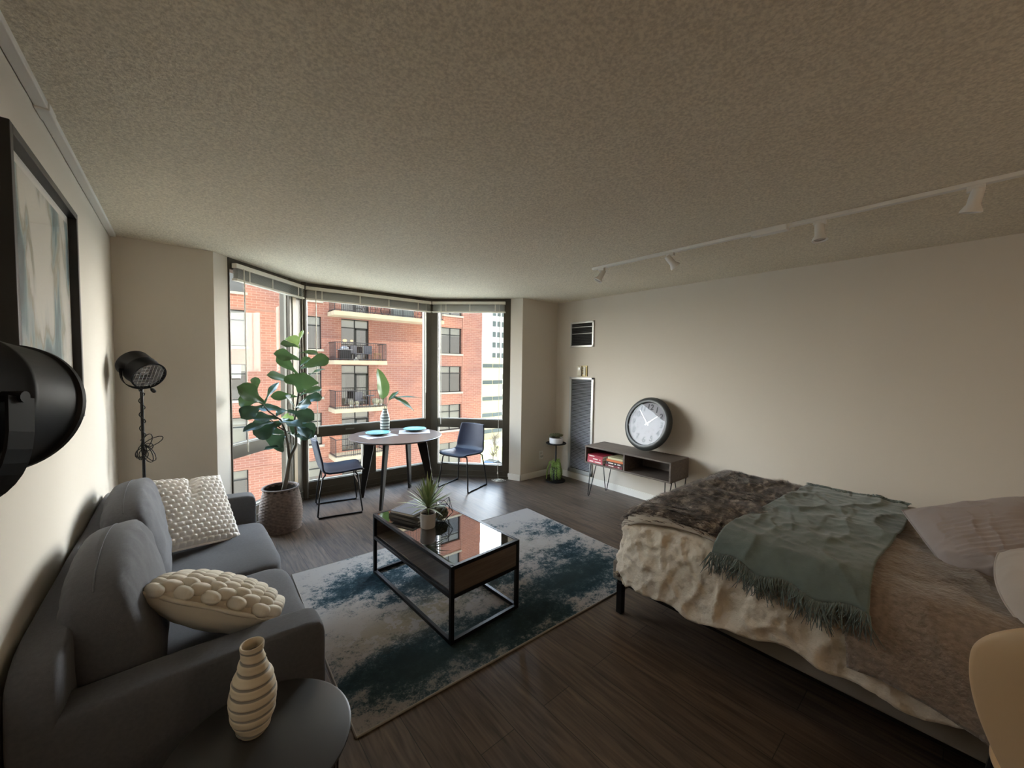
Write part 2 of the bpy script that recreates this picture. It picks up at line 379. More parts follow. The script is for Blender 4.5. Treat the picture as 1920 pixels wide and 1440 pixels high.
l.build('louvres', mat('dark_louvre', (.05, .05, .05), .5, .4), v)
g = thing('floor_grille', 'tall narrow metal grille with pale louvres on the bed wall', 'grille')
f = MB()
for (y0, y1, z0, z1) in ((3.25, 3.67, 1.41, 1.44), (3.25, 3.67, .10, .15), (3.25, 3.285, .10, 1.44), (3.635, 3.67, .10, 1.44)): f.box(x-.022, x, y0, y1, z0, z1)
f.build('grille_frame', ALU, g, bevel=.003)
MB().box(x-.003, x-.001, 3.28, 3.64, .14, 1.42).build('grille_back', DARK, g)
l = MB()
for k in range(60):
    z = .165+k*.0208; l.add([(x-.018, 3.285, z), (x-.018, 3.635, z), (x-.004, 3.635, z+.011), (x-.004, 3.285, z+.011)], [(0, 1, 2, 3)])
l.build('louvres', LOUV, g, solid=.0015)
t = thing('thermostat', 'small beige thermostat between the air vent and the tall grille', 'thermostat')
box('back_plate', mat('brass_plate', (.42, .34, .16), .35, .6), t, x-.012, x, 3.37, 3.53, 1.455, 1.60)
box('dial_cover', mat('cream_plastic', (.68, .64, .52), .45), t, x-.034, x-.012, 3.455, 3.525, 1.46, 1.595, .004)
box('switch_plate', mat('cream_plastic', (.68, .64, .52), .45), t, x-.024, x-.012, 3.385, 3.43, 1.465, 1.59, .003)
MB().lathe([(.001, .0), (.022, 0), (.02, .006), (.001, .007)], 20, look_mat((x-.034, 3.49, 1.555), (0, 1, 0), (-1, 0, 0))).build('dial', ALU, t)
for z in (1.49, 1.53, 1.56): box('toggle', mat('dark_toggle', (.05, .045, .04), .4), t, x-.030, x-.024, 3.425, 3.437, z, z+.012, .001)
ot = thing('wall_outlet', 'white wall outlet with a plug in it, beside the plant stand', 'outlet')
box('outlet_plate', WHITEP, ot, 3.88, 3.96, 3.940, 3.946, .25, .37, .002)
box('plug', mat('grey_plug', (.5, .48, .44), .5), ot, 3.905, 3.94, 3.915, 3.940, .28, .31, .004)
box('socket', mat('socket', (.6, .58, .53), .5), ot, 3.90, 3.94, 3.936, 3.941, .325, .35, .001)

# ------------------------------------------------------------ framed painting
pf = thing('framed_painting', 'black framed abstract painting in blues and creams on the left wall', 'painting')
BF = mat('black_frame', (.012, .010, .009), .4)
f = MB(); y0, y1, z0, z1 = 1.67, 2.56, 1.335, 2.22; a = .026
for q in ((y0, y0+a, z0, z1), (y1-a, y1, z0, z1), (y0+a, y1-a, z0, z0+a), (y0+a, y1-a, z1-a, z1)): f.box(XL+.001, XL+.045, *q)
f.build('picture_frame', BF, pf, bevel=.002)
MB().box(XL+.003, XL+.018, y0+a, y1-a, z0+a, z1-a).build('mat_board', mat('mat_board', (.80, .77, .72), .7), pf)
def art_mat():
    m = bpy.data.materials.new('abstract_paint'); m.use_nodes = True; nt = m.node_tree; b = nt.nodes['Principled BSDF']; b.inputs['Roughness'].default_value = .35
    t = nt.nodes.new('ShaderNodeTexCoord'); mp = nt.nodes.new('ShaderNodeMapping'); mp.inputs['Scale'].default_value = (1, 4.2, 1.9); mp.inputs['Location'].default_value = (0, 1.3, .4)
    nt.links.new(t.outputs['Object'], mp.inputs[0])
    n = nt.nodes.new('ShaderNodeTexNoise'); n.inputs['Scale'].default_value = 1.3; n.inputs['Detail'].default_value = 7; n.inputs['Distortion'].default_value = .6; n.inputs['Roughness'].default_value = .45
    nt.links.new(mp.outputs[0], n.inputs['Vector'])
    r = nt.nodes.new('ShaderNodeValToRGB'); el = r.color_ramp.elements; el[0].position = .41; el[0].color = (.025, .075, .10, 1); el[1].position = .61; el[1].color = (.66, .62, .55, 1)
    for p_, c in ((.46, (.10, .20, .23, 1)), (.50, (.33, .40, .40, 1)), (.535, (.30, .27, .17, 1)), (.565, (.55, .53, .49, 1))): q = el.new(p_); q.color = c
    nt.links.new(n.outputs['Fac'], r.inputs[0]); nt.links.new(r.outputs[0], b.inputs['Base Color']); return m
MB().box(XL+.019, XL+.021, y0+a+.035, y1-a-.035, z0+a+.035, z1-a-.035).build('canvas', art_mat(), pf)
MB().box(XL+.026, XL+.028, y0+a, y1-a, z0+a, z1-a).build('picture_glass', glass_mat('picture_glass', (1, 1, 1), .25, 1.4), pf)
# ------------------------------------------------------------ rug
def rug_mat():
    m = bpy.data.materials.new('rug_pattern'); m.use_nodes = True; nt = m.node_tree; b = nt.nodes['Principled BSDF']; b.inputs['Roughness'].default_value = .95; b.inputs['Specular IOR Level'].default_value = .1
    L = nt.links; t = nt.nodes.new('ShaderNodeTexCoord')
    def N(scale, det, sc=(1, 1, 1), rough=.6, dist=0, loc=(0, 0, 0)):
        mp = nt.nodes.new('ShaderNodeMapping'); mp.inputs['Scale'].default_value = sc; mp.inputs['Location'].default_value = loc; L.new(t.outputs['Object'], mp.inputs[0])
        n = nt.nodes.new('ShaderNodeTexNoise'); n.inputs['Scale'].default_value = scale; n.inputs['Detail'].default_value = det; n.inputs['Roughness'].default_value = rough; n.inputs['Distortion'].default_value = dist
        L.new(mp.outputs[0], n.inputs['Vector']); return n.outputs['Fac']
    def math_(op, a, b_=None, c=None):
        n = nt.nodes.new('ShaderNodeMath'); n.operation = op
        for i, q in enumerate((a, b_, c)):
            if q is None: continue
            if isinstance(q, (int, float)): n.inputs[i].default_value = q
            else: L.new(q, n.inputs[i])
        return n.outputs[0]
    sep = nt.nodes.new('ShaderNodeSeparateXYZ'); L.new(t.outputs['Object'], sep.inputs[0]); X, Y = sep.outputs['X'], sep.outputs['Y']
    def blob(cx, cy, sx, sy):
        a = math_('MULTIPLY', math_('SUBTRACT', X, cx), 1/sx); c = math_('MULTIPLY', math_('SUBTRACT', Y, cy), 1/sy)
        d = math_('ADD', math_('MULTIPLY', a, a), math_('MULTIPLY', c, c)); return math_('POWER', 2.718, math_('MULTIPLY', d, -1.0))
    # rug local coordinates: x -1.15..1.15 (left to right), y -.8..+.8 (near to far)
    dark = None
    for q, wt in (((-.72, .36, .36, .24), 1.0), ((-.35, .12, .35, .30), .9), ((.05, -.20, .40, .16), .75), ((-.75, -.55, .55, .22), 1.1), ((-.1, -.62, .60, .22), 1.15), ((.55, -.50, .60, .28), 1.05),
                  ((.75, -.18, .32, .18), .75), ((.95, .25, .3, .2), .65), ((.42, .62, .30, .10), .5), ((-.25, .55, .30, .12), .6), ((-.45, -.1, .2, .1), .7)):
        v_ = math_('MULTIPLY', blob(*q), wt); dark = v_ if dark is None else math_('MAXIMUM', dark, v_)
    n1 = N(3.2, 9, (1, 1.6, 1), .72, .3); n2 = N(50, 8, (1, 1, 1), .85); n3 = N(9, 8, (1, 1, 1), .7, 0, (3, 1, 0))
    f = math_('ADD', math_('MULTIPLY', dark, .62), math_('MULTIPLY', math_('SUBTRACT', n1, .5), 1.3))
    f = math_('ADD', f, math_('MULTIPLY', math_('SUBTRACT', n2, .5), 1.5)); f = math_('ADD', f, math_('MULTIPLY', math_('SUBTRACT', n3, .5), 1.2))
    r = nt.nodes.new('ShaderNodeValToRGB'); el = r.color_ramp.elements; el[0].position = .10; el[0].color = (.37, .33, .30, 1); el[1].position = .78; el[1].color = (.007, .016, .022, 1)
    for p_, c in ((.24, (.28, .26, .245, 1)), (.31, (.10, .125, .135, 1)), (.46, (.020, .044, .055, 1))): q = el.new(p_); q.color = c
    L.new(f, r.inputs[0])
    tan = math_('ADD', blob(-.62, -.22, .42, .12), math_('MULTIPLY', blob(.55, .1, .3, .2), .25)); tan = math_('MULTIPLY', tan, math_('GREATER_THAN', n3, .46))
    mx = nt.nodes.new('ShaderNodeMix'); mx.data_type = 'RGBA'; L.new(math_('MULTIPLY', tan, .85), mx.inputs[0]); L.new(r.outputs[0], mx.inputs[6]); mx.inputs[7].default_value = (.27, .225, .15, 1)
    gr = nt.nodes.new('ShaderNodeMix'); gr.data_type = 'RGBA'; L.new(math_('MULTIPLY', math_('MAXIMUM', blob(-.55, -.62, .8, .22), blob(.5, -.45, .5, .2)), .6), gr.inputs[0]); L.new(mx.outputs[2], gr.inputs[6]); gr.inputs[7].default_value = (.036, .052, .048, 1)
    L.new(gr.outputs[2], b.inputs['Base Color'])
    bp = nt.nodes.new('ShaderNodeBump'); bp.inputs['Strength'].default_value = .35; bp.inputs['Distance'].default_value = .003; L.new(N(340, 2), bp.inputs['Height']); L.new(bp.outputs[0], b.inputs['Normal'])
    return m
rg = thing('area_rug', 'abstract rug in teal, charcoal and cream under the coffee table', 'rug', (1.715, 2.365, 0), -.04)
def rugf(u, v_):
    x, y = -1.15+2.3*u, -.80+1.6*v_
    return (x, y, .009)
mb = MB().grid(rugf, 20, 14); mb.build('rug_pile', rug_mat(), rg, solid=.007, off=-1)
e = MB().tube([(-1.15, -.8, .006), (1.15, -.8, .006), (1.15, .8, .006), (-1.15, .8, .006), (-1.15, -.8, .006)], .0055, 6)
e.build('bound_edge', mat('rug_edge', (.30, .27, .23), .9), rg)

# ------------------------------------------------------------ sofa
SOFA = mat('grey_sofa_fabric', (.085, .086, .096), .9, bump=(420, .35, .002), var=(90, .10), sheen=.08)
sf = thing('sofa', 'two-seat charcoal grey fabric sofa with loose back cushions against the left wall', 'sofa')
def soft(name, m, parent, c, h, e=7, n=16, rot=None, nzamp=.006, seed=0):
    mb = softbox(*h, e=e, n=n); o = mb.build(name, m, parent, smooth=True)
    displace(o, lambda p: nz(p, 4, seed)*nzamp*2+nz(p, 11, seed+3)*nzamp*.6)
    if rot is not None: o.rotation_euler = rot
    o.location = c; return o
Y0, Y1 = 1.51, 3.41
box('base', SOFA, sf, XL+.03, .36, Y0+.14, Y1-.14, .12, .30, .015)
soft('sofa_back', SOFA, sf, (XL+.065, (Y0+Y1)/2, .455), (.055, (Y1-Y0)/2, .345), 12, 20, nzamp=.003)
for (yc, nm) in ((Y0+.068, 0), (Y1-.068, 1)):
    soft('arm', SOFA, sf, (.02, yc, .375), (.375, .068, .265), 14, 18, nzamp=.003)
ym = 2.47
for (a, b_, sd_) in ((Y0+.14, ym-.003, 1), (ym+.003, Y1-.14, 2)):
    soft('seat_cushion', SOFA, sf, (.10, (a+b_)/2, .375), (.325, (b_-a)/2, .088), 9, 20, nzamp=.004, seed=sd_)
def backc(a, b_, sd_):
    hy = (b_-a)/2; mb = softbox(1, 1, 1, 4.6, 26)
    V = []
    for (x, y, z) in mb.v:
        th = .110*(1-.15*max(0, z))
        wrinkle = .008*nz((x*2, y*3.5, z*2.5), 1.3, sd_)+.010*nz((x*3, y*9, z*3), 1.6, sd_+2)*max(0, z)
        V.append((x*(th+wrinkle), y*hy*(1-.05*max(0, z)), z*.235+.012*abs(z)*math.cos(y*3)))
    mb.v = V; o = mb.build('back_cushion', SOFA, sf, smooth=True)
    o.location = (-.188, (a+b_)/2, .675); o.rotation_euler = (0, math.radians(-10), 0)
    # top seam
    s = []
    for k in range(31):
        q = -.86+1.72*k/30; zs = (1-abs(q)**4.6)**(1/4.6)
        s.append((0, q*hy*(1-.05*zs), zs*.235+.012*zs*math.cos(q*3)+.0015))
    q = MB().tube(s, .0022, 5).build('seam_piping', SOFA, o); return o
backc(Y0+.15, ym-.01, 3); backc(ym+.01, Y1-.15, 8)
for (x, y) in ((.30, Y0+.10), (.30, Y1-.10), (XL+.08, Y0+.10), (XL+.08, Y1-.10)):
    MB().lathe([(.014, 0), (.022, .12)], 12, Matrix.Translation((x, y, 0))).build('leg', mat('dark_wood_leg', (.03, .02, .015), .5), sf)

# ------------------------------------------------------------ cushions on the sofa
def cushion_pts(h, th, n, fn, e=3.0, pinch=.10):
    """front (w=+1) and back (-1) sheets of a square cushion"""
    out = []
    for sg in (1, -1):
        def g(u, v_, sg=sg):
            a, b_ = 2*u-1, 2*v_-1
            k = 1-pinch*(1-abs(a)**2)*abs(b_)**3; k2 = 1-pinch*(1-abs(b_)**2)*abs(a)**3
            t = max(0, (1-abs(a)**e)*(1-abs(b_)**e))**.55
            return Vector((a*h*k2, b_*h*k, sg*(th*t+(fn(a, b_, sg)*min(1, t*2.2)))))
        out.append(MB().grid(g, n, n))
    return out
KNIT = mat('knit_wool', (.84, .81, .77), .95, bump=(300, .5, .002), sheen=.2)
CREAM = mat('cream_cotton', (.62, .565, .465), .9, bump=(500, .2, .001), sheen=.2)
kc = thing('knit_cushion', 'white waffle-knit throw cushion at the far end of the grey sofa', 'cushion')
kc.matrix_world = look_mat((.02, 3.075, .665), (.86, .42, -.16), (.42, -.62, .64))
def knit(a, b_, sg):
    if sg < 0: return 0
    r_ = b_*8; row = math.floor(r_); c_ = a*6.5+(.5 if row % 2 else 0)
    fold = -.055*math.exp(-((a-.12-.25*(b_-.6))/.10)**2)*max(0, b_-.0)
    return .019*abs(math.sin(PI*c_))**.6*abs(math.sin(PI*r_))**.6+fold
A_, B_ = cushion_pts(.24, .062, 170, knit, 2.6, .05)
A_.build('knit_front', KNIT, kc, smooth=True); cushion_pts(.24, .062, 24, lambda a, b, s: 0, 2.6, .05)[1].build('plain_back', CREAM, kc, smooth=True)
MB().tube([(-.23, -.232, 0), (.23, -.232, 0)], .007, 6).build('edge_cord', KNIT, kc)

bc = thing('braided_cushion', 'cream cushion with chunky braided front leaning on the near sofa arm', 'cushion')
bc.matrix_world = look_mat((.10, 1.915, .612), (.84, -.34, -.41), (.504, .285, .815))
A_, B_ = cushion_pts(.225, .088, 40, lambda a, b, s: .004*nz((a*3, b*3, s), 1.5), 2.4, .06)
B_.build('plain_back', CREAM, bc, smooth=True); A_.build('front_panel', CREAM, bc, smooth=True)
br = MB(); cols = 5
for c_ in range(cols):
    xc = -.172+c_*.086
    for r_ in range(11):
        for sg in (-1, 1):
            yc = -.212+r_*.041+(.0205 if sg > 0 else 0); x_ = xc+sg*.020
            a, b_ = x_/.225, yc/.225
            if abs(b_) > .965: continue
            t = max(0, (1-abs(a)**2.4)*(1-abs(b_)**2.4))**.55
            Mx = Matrix.Translation((x_, yc, .086*t+.004)) @ Euler((0, 0, sg*.75)).to_matrix().to_4x4()
            sb = softbox(.041, .0205, .023, 2.3, 6); br.add([Mx @ Vector(q) for q in sb.v], sb.f)
br.build('braid', mat('braid_wool', (.66, .61, .52), .95, bump=(400, .4, .001)), bc, smooth=True)
ed = [(-.222+.444*k/20, -.222+.012*math.sin(k*.8), .004) for k in range(21)]
MB().tube(ed, .008, 8).build('edge_cord', CREAM, bc, smooth=True)
MB().tube([(x_, -y_, z_) for x_, y_, z_ in ed], .008, 8).build('edge_cord', CREAM, bc, smooth=True)

# ------------------------------------------------------------ round black side tables
TOPM = mat('black_table_top', (.035, .033, .032), .38)
def side_table(loc, label, rz=0):
    t = thing('side_table', label, 'side table', loc, rz)
    MB().lathe([(.001, .486), (.225, .486), (.235, .490), (.235, .497), (.228, .500), (.001, .500)], 56).build('table_top', TOPM, t, smooth=True, autosm=30)
    MB().tube([(.185*math.cos(a), .185*math.sin(a), .006) for a in [2*PI*k/48 for k in range(49)]], .005, 6).build('base_ring', BLACK, t)
    for k in range(18):
        a = 2*PI*k/18
        MB().tube([(.20*math.cos(a), .20*math.sin(a), .488), (.185*math.cos(a), .185*math.sin(a), .008)], .0035, 6).build('leg', BLACK, t)
    return t
side_table((.155, 1.262, 0), 'round black wire-legged side table in front of the near sofa arm', .1)
side_table((.17, 3.70, 0), 'round dark side table half hidden behind the far sofa arm', .3)
vs = thing('ribbed_vase', 'cream bottle vase with spiralling grey grooves on the near side table', 'vase', (.142, 1.325, .500))
prof = []
for k in range(90):
    z = .262*k/89; s_ = k/89
    pts = [(0, .034), (.06, .044), (.25, .058), (.42, .0615), (.60, .054), (.78, .037), (.90, .029), (1, .031)]
    for (a, ra), (b_, rb) in zip(pts, pts[1:]):
        if a <= s_ <= b_: q = (s_-a)/(b_-a); q = q*q*(3-2*q); r_ = ra+(rb-ra)*q
    prof.append((r_, z))
def vspiral():
    m = bpy.data.materials.new('cream_ceramic_striped'); m.use_nodes = True; nt = m.node_tree; b = nt.nodes['Principled BSDF']; b.inputs['Roughness'].default_value = .6
    t = nt.nodes.new('ShaderNodeTexCoord'); sp = nt.nodes.new('ShaderNodeSeparateXYZ'); nt.links.new(t.outputs['Object'], sp.inputs[0])
    at = nt.nodes.new('ShaderNodeMath'); at.operation = 'ARCTAN2'; nt.links.new(sp.outputs['Y'], at.inputs[0]); nt.links.new(sp.outputs['X'], at.inputs[1])
    m1 = nt.nodes.new('ShaderNodeMath'); m1.operation = 'MULTIPLY_ADD'; nt.links.new(sp.outputs['Z'], m1.inputs[0]); m1.inputs[1].default_value = 2*PI/.029; nt.links.new(at.outputs[0], m1.inputs[2])
    s = nt.nodes.new('ShaderNodeMath'); s.operation = 'SINE'; nt.links.new(m1.outputs[0], s.inputs[0])
    r = nt.nodes.new('ShaderNodeValToRGB'); r.color_ramp.elements[0].position = .62; r.color_ramp.elements[0].color = (.66, .58, .44, 1); r.color_ramp.elements[1].position = .80; r.color_ramp.elements[1].color = (.25, .235, .205, 1)
    nt.links.new(s.outputs[0], r.inputs[0]); nt.links.new(r.outputs[0], b.inputs['Base Color'])
    return m
mb = MB(); n = 72; V = []; F = []
for i, (r_, z) in enumerate(prof):
    for k in range(n):
        a = 2*PI*k/n; g_ = math.sin(2*PI*z/.029+math.atan2(math.sin(a), math.cos(a))); d_ = -.0022*max(0, g_-.45)/.55*2 if .02 < z < .25 else 0
        V.append(((r_+d_)*math.cos(a), (r_+d_)*math.sin(a), z))
for i in range(len(prof)-1):
    for k in range(n): F.append((i*n+k, i*n+(k+1) % n, (i+1)*n+(k+1) % n, (i+1)*n+k))
F.append(tuple(range(n))[::-1]); mb.add(V, F)
mb.build('vase_body', vspiral(), vs, smooth=True)
MB().lathe([(.031, .260), (.030, .265), (.026, .263), (.024, .245), (.034, .18), (.038, .1), (.001, .02)], 40, cap0=False).build('vase_mouth', mat('vase_inner', (.55, .47, .34), .6), vs, smooth=True)

# ------------------------------------------------------------ spotlight floor lamps
def studio_lamp(label, base, head, axis, R, Ln, grille=True, cord=True, yb=0.0, sw=.014, drop=1.12):
    t = thing('floor_lamp', label, 'lamp', base)
    def loc(p): return Vector(p)-Vector(base)
    hc = loc(head); ax = Vector(axis).normalized(); Mx = look_mat(hc, (0, 0, 1), ax)
    # drum
    d = MB().lathe([(.02, -Ln*.5-.012), (R*.75, -Ln*.5-.010), (R*.98, -Ln*.5), (R, -Ln*.46), (R, -Ln*.02), (R+.0025, -.0), (R+.0025, Ln*.04), (R, Ln*.06), (R, Ln*.44), (R+.004, Ln*.46), (R+.004, Ln*.5), (R-.004, Ln*.5), (R-.006, Ln*.40)], 64, Mx, cap1=False)
    sh = d.build('lamp_shade', SATIN, t, smooth=True, autosm=35)
    MB().lathe([(R-.005, Ln*.42), (R*.72, -Ln*.1), (R*.3, -Ln*.35), (.02, -Ln*.4)], 40, Mx, cap0=False).build('reflector', mat('lamp_reflector', (.55, .55, .56), .3, .8), sh, smooth=True)
    MB().lathe([(.012, -Ln*.3), (.014, -Ln*.2), (.032, -Ln*.02), (.034, Ln*.1), (.022, Ln*.22), (.001, Ln*.25)], 20, Mx).build('bulb', BULB, sh, smooth=True)
    if grille:
        g = MB(); k = 9
        for i in range(1, k):
            o = -R+2*R*i/k; hl = math.sqrt(max(0, R*R-o*o))
            g.tube([Mx @ Vector((o, -hl, Ln*.47)), Mx @ Vector((o, hl, Ln*.47))], .0016, 5)
            g.tube([Mx @ Vector((-hl, o, Ln*.475)), Mx @ Vector((hl, o, Ln*.475))], .0016, 5)
        g.build('wire_grille', mat('chrome_wire', (.75, .75, .75), .25, .9), sh)
    # yoke: in the plane of the horizontal side axis
    side = Vector((0, 0, 1)).cross(ax).normalized(); dn = Vector((0, 0, -1))
    yk = []; rr = R+.018; hc = hc-ax*yb
    for i in range(25):
        a = PI*i/24; yk.append(hc+side*rr*math.cos(a)+dn*(rr*drop)*math.sin(a)**.6)
    ym_ = MB(); W = ax*sw
    for i in range(24):
        p, q = yk[i], yk[i+1]; n_ = (q-p).cross(ax).normalized()*.002
        ym_.add([p-W-n_, p+W-n_, q+W-n_, q-W-n_, p-W+n_, p+W+n_, q+W+n_, q-W+n_], [(0, 1, 2, 3), (7, 6, 5, 4), (0, 3, 7, 4), (1, 5, 6, 2)])
    ym_.build('yoke', SATIN, t)
    for sg in (-1, 1): MB().tube([hc+side*sg*(R-.002), hc+side*sg*(R+.024)], .008, 12).build('knob', SATIN, t)
    top = hc+dn*(rr*drop)
    MB().tube([top, (top.x, top.y, .02)], .0095, 12).build('pole', BLACK, t)
    MB().lathe([(.13, 0), (.13, .012), (.02, .02), (.012, .04)], 36, Matrix.Translation((top.x, top.y, 0))).build('base', BLACK, t, smooth=True, autosm=30)
    if cord:
        pth = [hc-ax*Ln*.3+dn*R*.9, top+Vector((-.01, -.02, -.02))]
        for k in range(40):
            a = k*.55; pth.append(top+Vector((.016*math.cos(a), .016*math.sin(a)-.004, -.04-k*.0085)))
        MB().tube(pth, .0032, 6).build('cord', BLACK, t)
        rnd = random.Random(4); lp = []; zc = top.z-.42
        for k in range(9):
            L_ = rnd.uniform(.05, .14); a0 = rnd.uniform(0, 2*PI) if k > 3 else rnd.uniform(-2.1, -1.0); vx = Vector((math.cos(a0), -.3, math.sin(a0))).normalized(); wd = Vector((-vx.z, 0, vx.x))*.025
            c0 = Vector((top.x, top.y-.014, zc+rnd.uniform(-.03, .03)))
            for i in range(14):
                s = 2*PI*i/13; lp.append(c0+vx*L_*(1-math.cos(s))*.5+wd*math.sin(s))
        MB().tube(lp, .0030, 6).build('cord_bundle', BLACK, t)
        pg = MB().lathe([(.006, 0), (.013, .012), (.012, .03), (.006, .036)], 10, look_mat(top+Vector((.05, -.01, -.005)), (0, 1, 0), (.6, -.2, -.75))); pg.build('plug', BLACK, t)
        MB().tube([top+Vector((.0, -.012, 0)), top+Vector((.03, -.012, .008)), top+Vector((.05, -.01, -.004))], .003, 6).build('cord_end', BLACK, t)
    return t
studio_lamp('black drum spotlight floor lamp with wire grille in the far corner by the column', (-.215, 3.78, 0), (-.215, 3.76, 1.525), (.42, -.62, -.42), .098, .19)
studio_lamp('black drum spotlight lamp cropped by the left edge, in front of the painting', (-.268, .955, 0), (-.268, .962, 1.525), (.40, .88, -.20), .104, .20, cord=False, yb=.045, sw=.02, drop=1.38)

# ------------------------------------------------------------ coffee table and what stands on it
CT = thing('coffee_table', 'black metal framed coffee table with glass top and dark wood sides on the rug', 'coffee table', (1.36, 2.345, .012), .045)
hx, hy, zt, b_ = .252, .508, .452, .011
WAL = wood_mat('dark_walnut', (.095, .073, .058), (.165, .13, .105), .42, 0)
f = MB()
for sx in (-1, 1):
    for z in (b_, .275, zt-b_): f.box(sx*hx-b_, sx*hx+b_, -hy, hy, z-b_, z+b_)
for sy in (-1, 1):
    for z in (b_, .275, zt-b_): f.box(-hx, hx, sy*hy-b_, sy*hy+b_, z-b_, z+b_)
f.build('frame', BLACK, CT, bevel=.0015)
for sx in (-1, 1):
    for sy in (-1, 1): MB().box(sx*hx-b_-.0005, sx*hx+b_+.0005, sy*hy-b_-.0005, sy*hy+b_+.0005, 0, zt).build('leg', BLACK, CT, bevel=.0015)
MB().box(-hx+b_, hx-b_, -hy+b_, hy-b_, .276, .292).build('shelf', WAL, CT)
for sy in (-1, 1): MB().box(-hx+b_, hx-b_, sy*hy-.006, sy*hy+.006, .286, zt-.022).build('end_panel', WAL, CT)
MB().box(hx-.004, hx+.004, -hy+b_, hy-b_, .286, zt-.022).build('back_panel', WAL, CT)
MB().box(-hx+b_, hx-b_, -hy+b_, hy-b_, zt-.010, zt-.002).build('glass_top', glass_mat('table_glass', (.6, .62, .63), 1.4, 1.55, .0, .26), CT)
ZT = .012+zt-.001
def P_ct(x, y): # a point on the table top, world
    c, s = math.cos(.045), math.sin(.045); return (1.36+x*c-y*s, 2.345+x*s+y*c)
COV = mat('grey_cover', (.10, .10, .12), .5); PAGE = mat('pages', (.62, .58, .50), .8); COV2 = mat('taupe_cover', (.09, .075, .06), .5); COV3 = mat('brown_cover', (.16, .13, .10), .5)
def book(label, loc, rz, dims, cov, spiral=False, cat='book', group=None, tilt=None):
    a, b2, h = dims; t = thing('notebook' if spiral else 'book', label, cat, loc, rz, group)
    c = MB(); c.box(-a/2, a/2, -b2/2, b2/2, 0, .003); c.box(-a/2, a/2, -b2/2, b2/2, h-.003, h)
    if not spiral: c.box(-a/2, -a/2+.003, -b2/2, b2/2, 0, h)
    c.build('cover', cov, t, bevel=.0008)
    MB().box(-a/2+.003, a/2-.004, -b2/2+.004, b2/2-.004, .003, h-.003).build('pages', PAGE, t)
    if spiral:
        r_ = MB()
        for k in range(22):
            y = -b2/2+.012+(b2-.024)*k/21
            r_.tube([(-a/2+.006+.009*math.cos(q), y, h/2+(h*.5+.003)*math.sin(q)) for q in [2*PI*i/10 for i in range(11)]], .0012, 5)
        r_.build('spiral_binding', mat('wire_binding', (.7, .7, .7), .3, .9), t)
    return t
bx, by = P_ct(-.045, .30)
book('taupe hardback lying at the bottom of the coffee table stack', (bx, by, ZT), .35, (.22, .285, .020), COV2)
book('brown hardback in the middle of the coffee table stack', (bx+.008, by+.004, ZT+.0203), .40, (.215, .275, .016), COV3)
nb = book('slate grey spiral notebook with small white mark on the coffee table books', (bx+.012, by+.015, ZT+.0375), 2.10, (.21, .275, .020), COV, True, 'notebook')
nb.rotation_euler = (0, 0, .42+PI/2+PI)
mk = MB(); mk.tube([(.0, -.022, .0204), (.0, -.004, .0204)], .0014, 4); mk.tube([(-.012+.012*math.cos(q), .014+.010*math.sin(q), .0204) for q in [PI*.2+PI*1.1*i/10 for i in range(11)]], .0018, 4)
mk.build('cover_mark', mat('white_print', (.75, .75, .78), .6), nb)
CER = mat('white_ceramic', (.46, .42, .38), .5)
yx, yy = P_ct(-.075, .045)
yp = thing('potted_yucca', 'spiky green yucca in a grey-white cylindrical pot on the coffee table', 'potted plant', (yx, yy, ZT+.0))
MB().lathe([(.046, 0), (.050, .006), (.053, .10), (.049, .101), (.047, .085)], 40, cap1=False).build('pot', CER, yp, smooth=True, autosm=40)
so = MB().lathe([(.001, .088), (.047, .085)], 24, cap0=False, cap1=False).build('soil', mat('soil', (.03, .018, .012), .95, bump=(120, 1, .004)), yp)
MB().tube([(0, 0, .08), (.002, 0, .115), (.0, .002, .165)], [.013, .012, .009], 10).build('stem', mat('yucca_stem', (.05, .04, .02), .9), yp)
GY = [mat('yucca_green', (.20, .27, .11), .5), mat('yucca_pale', (.36, .42, .22), .5)]
rnd = random.Random(7)
for k in range(46):
    a = k*2.4; el = .22+1.15*(k/46)**.9; L_ = rnd.uniform(.19, .27) if k > 8 else rnd.uniform(.15, .22); wd = rnd.uniform(.010, .0145)
    d = Vector((math.cos(a)*math.cos(el), math.sin(a)*math.cos(el), math.sin(el))); s_ = d.cross(Vector((0, 0, 1)))
    s_ = s_.normalized(); b0 = Vector((0, 0, .125+.04*k/46)); mb = MB(); n = 7; V = []
    for i in range(n+1):
        t = i/n; droop = -.06*t*t*math.cos(el); c = b0+d*L_*t+Vector((0, 0, droop)); ww = wd*(math.sin(PI*min(1, t*.75+.22)))**1*(1-t)**.35+.0003
        nrm = s_.cross(d)*(-.25*ww)
        V += [c-s_*ww, c+nrm, c+s_*ww]
    F = []
    for i in range(n): F += [(i*3, i*3+1, i*3+4, i*3+3), (i*3+1, i*3+2, i*3+5, i*3+4)]
    mb.add(V, F).build('leaf', GY[k % 3 == 0], yp, smooth=True)
lf = MB()
for k in range(16):
    a = k*2.4; z = .098+.002*k; d = Vector((math.cos(a), math.sin(a), .35)).normalized(); lf.tube([(0, 0, z), d*.03+Vector((0, 0, z))], [.003, .0005], 4)
lf.build('stem_scales', mat('yucca_scales', (.06, .05, .03), .8), yp)
tx, ty = P_ct(.055, .095)
te = thing('geometric_terrarium', 'black wire geometric ornament holding dark moss beside the yucca pot', 'ornament', (tx, ty, ZT))
V = [Vector(q)*1.22 for q in [(.045, 0, 0), (.02, .04, 0), (-.03, .035, 0), (-.045, -.01, 0), (0, -.042, 0), (.078, .02, .05), (.0, .078, .045), (-.075, .03, .05), (-.05, -.06, .045), (.055, -.055, .05), (.045, .03, .10), (-.02, .05, .105), (-.045, -.02, .10), (.02, -.045, .105), (.06, .0, .125)]]
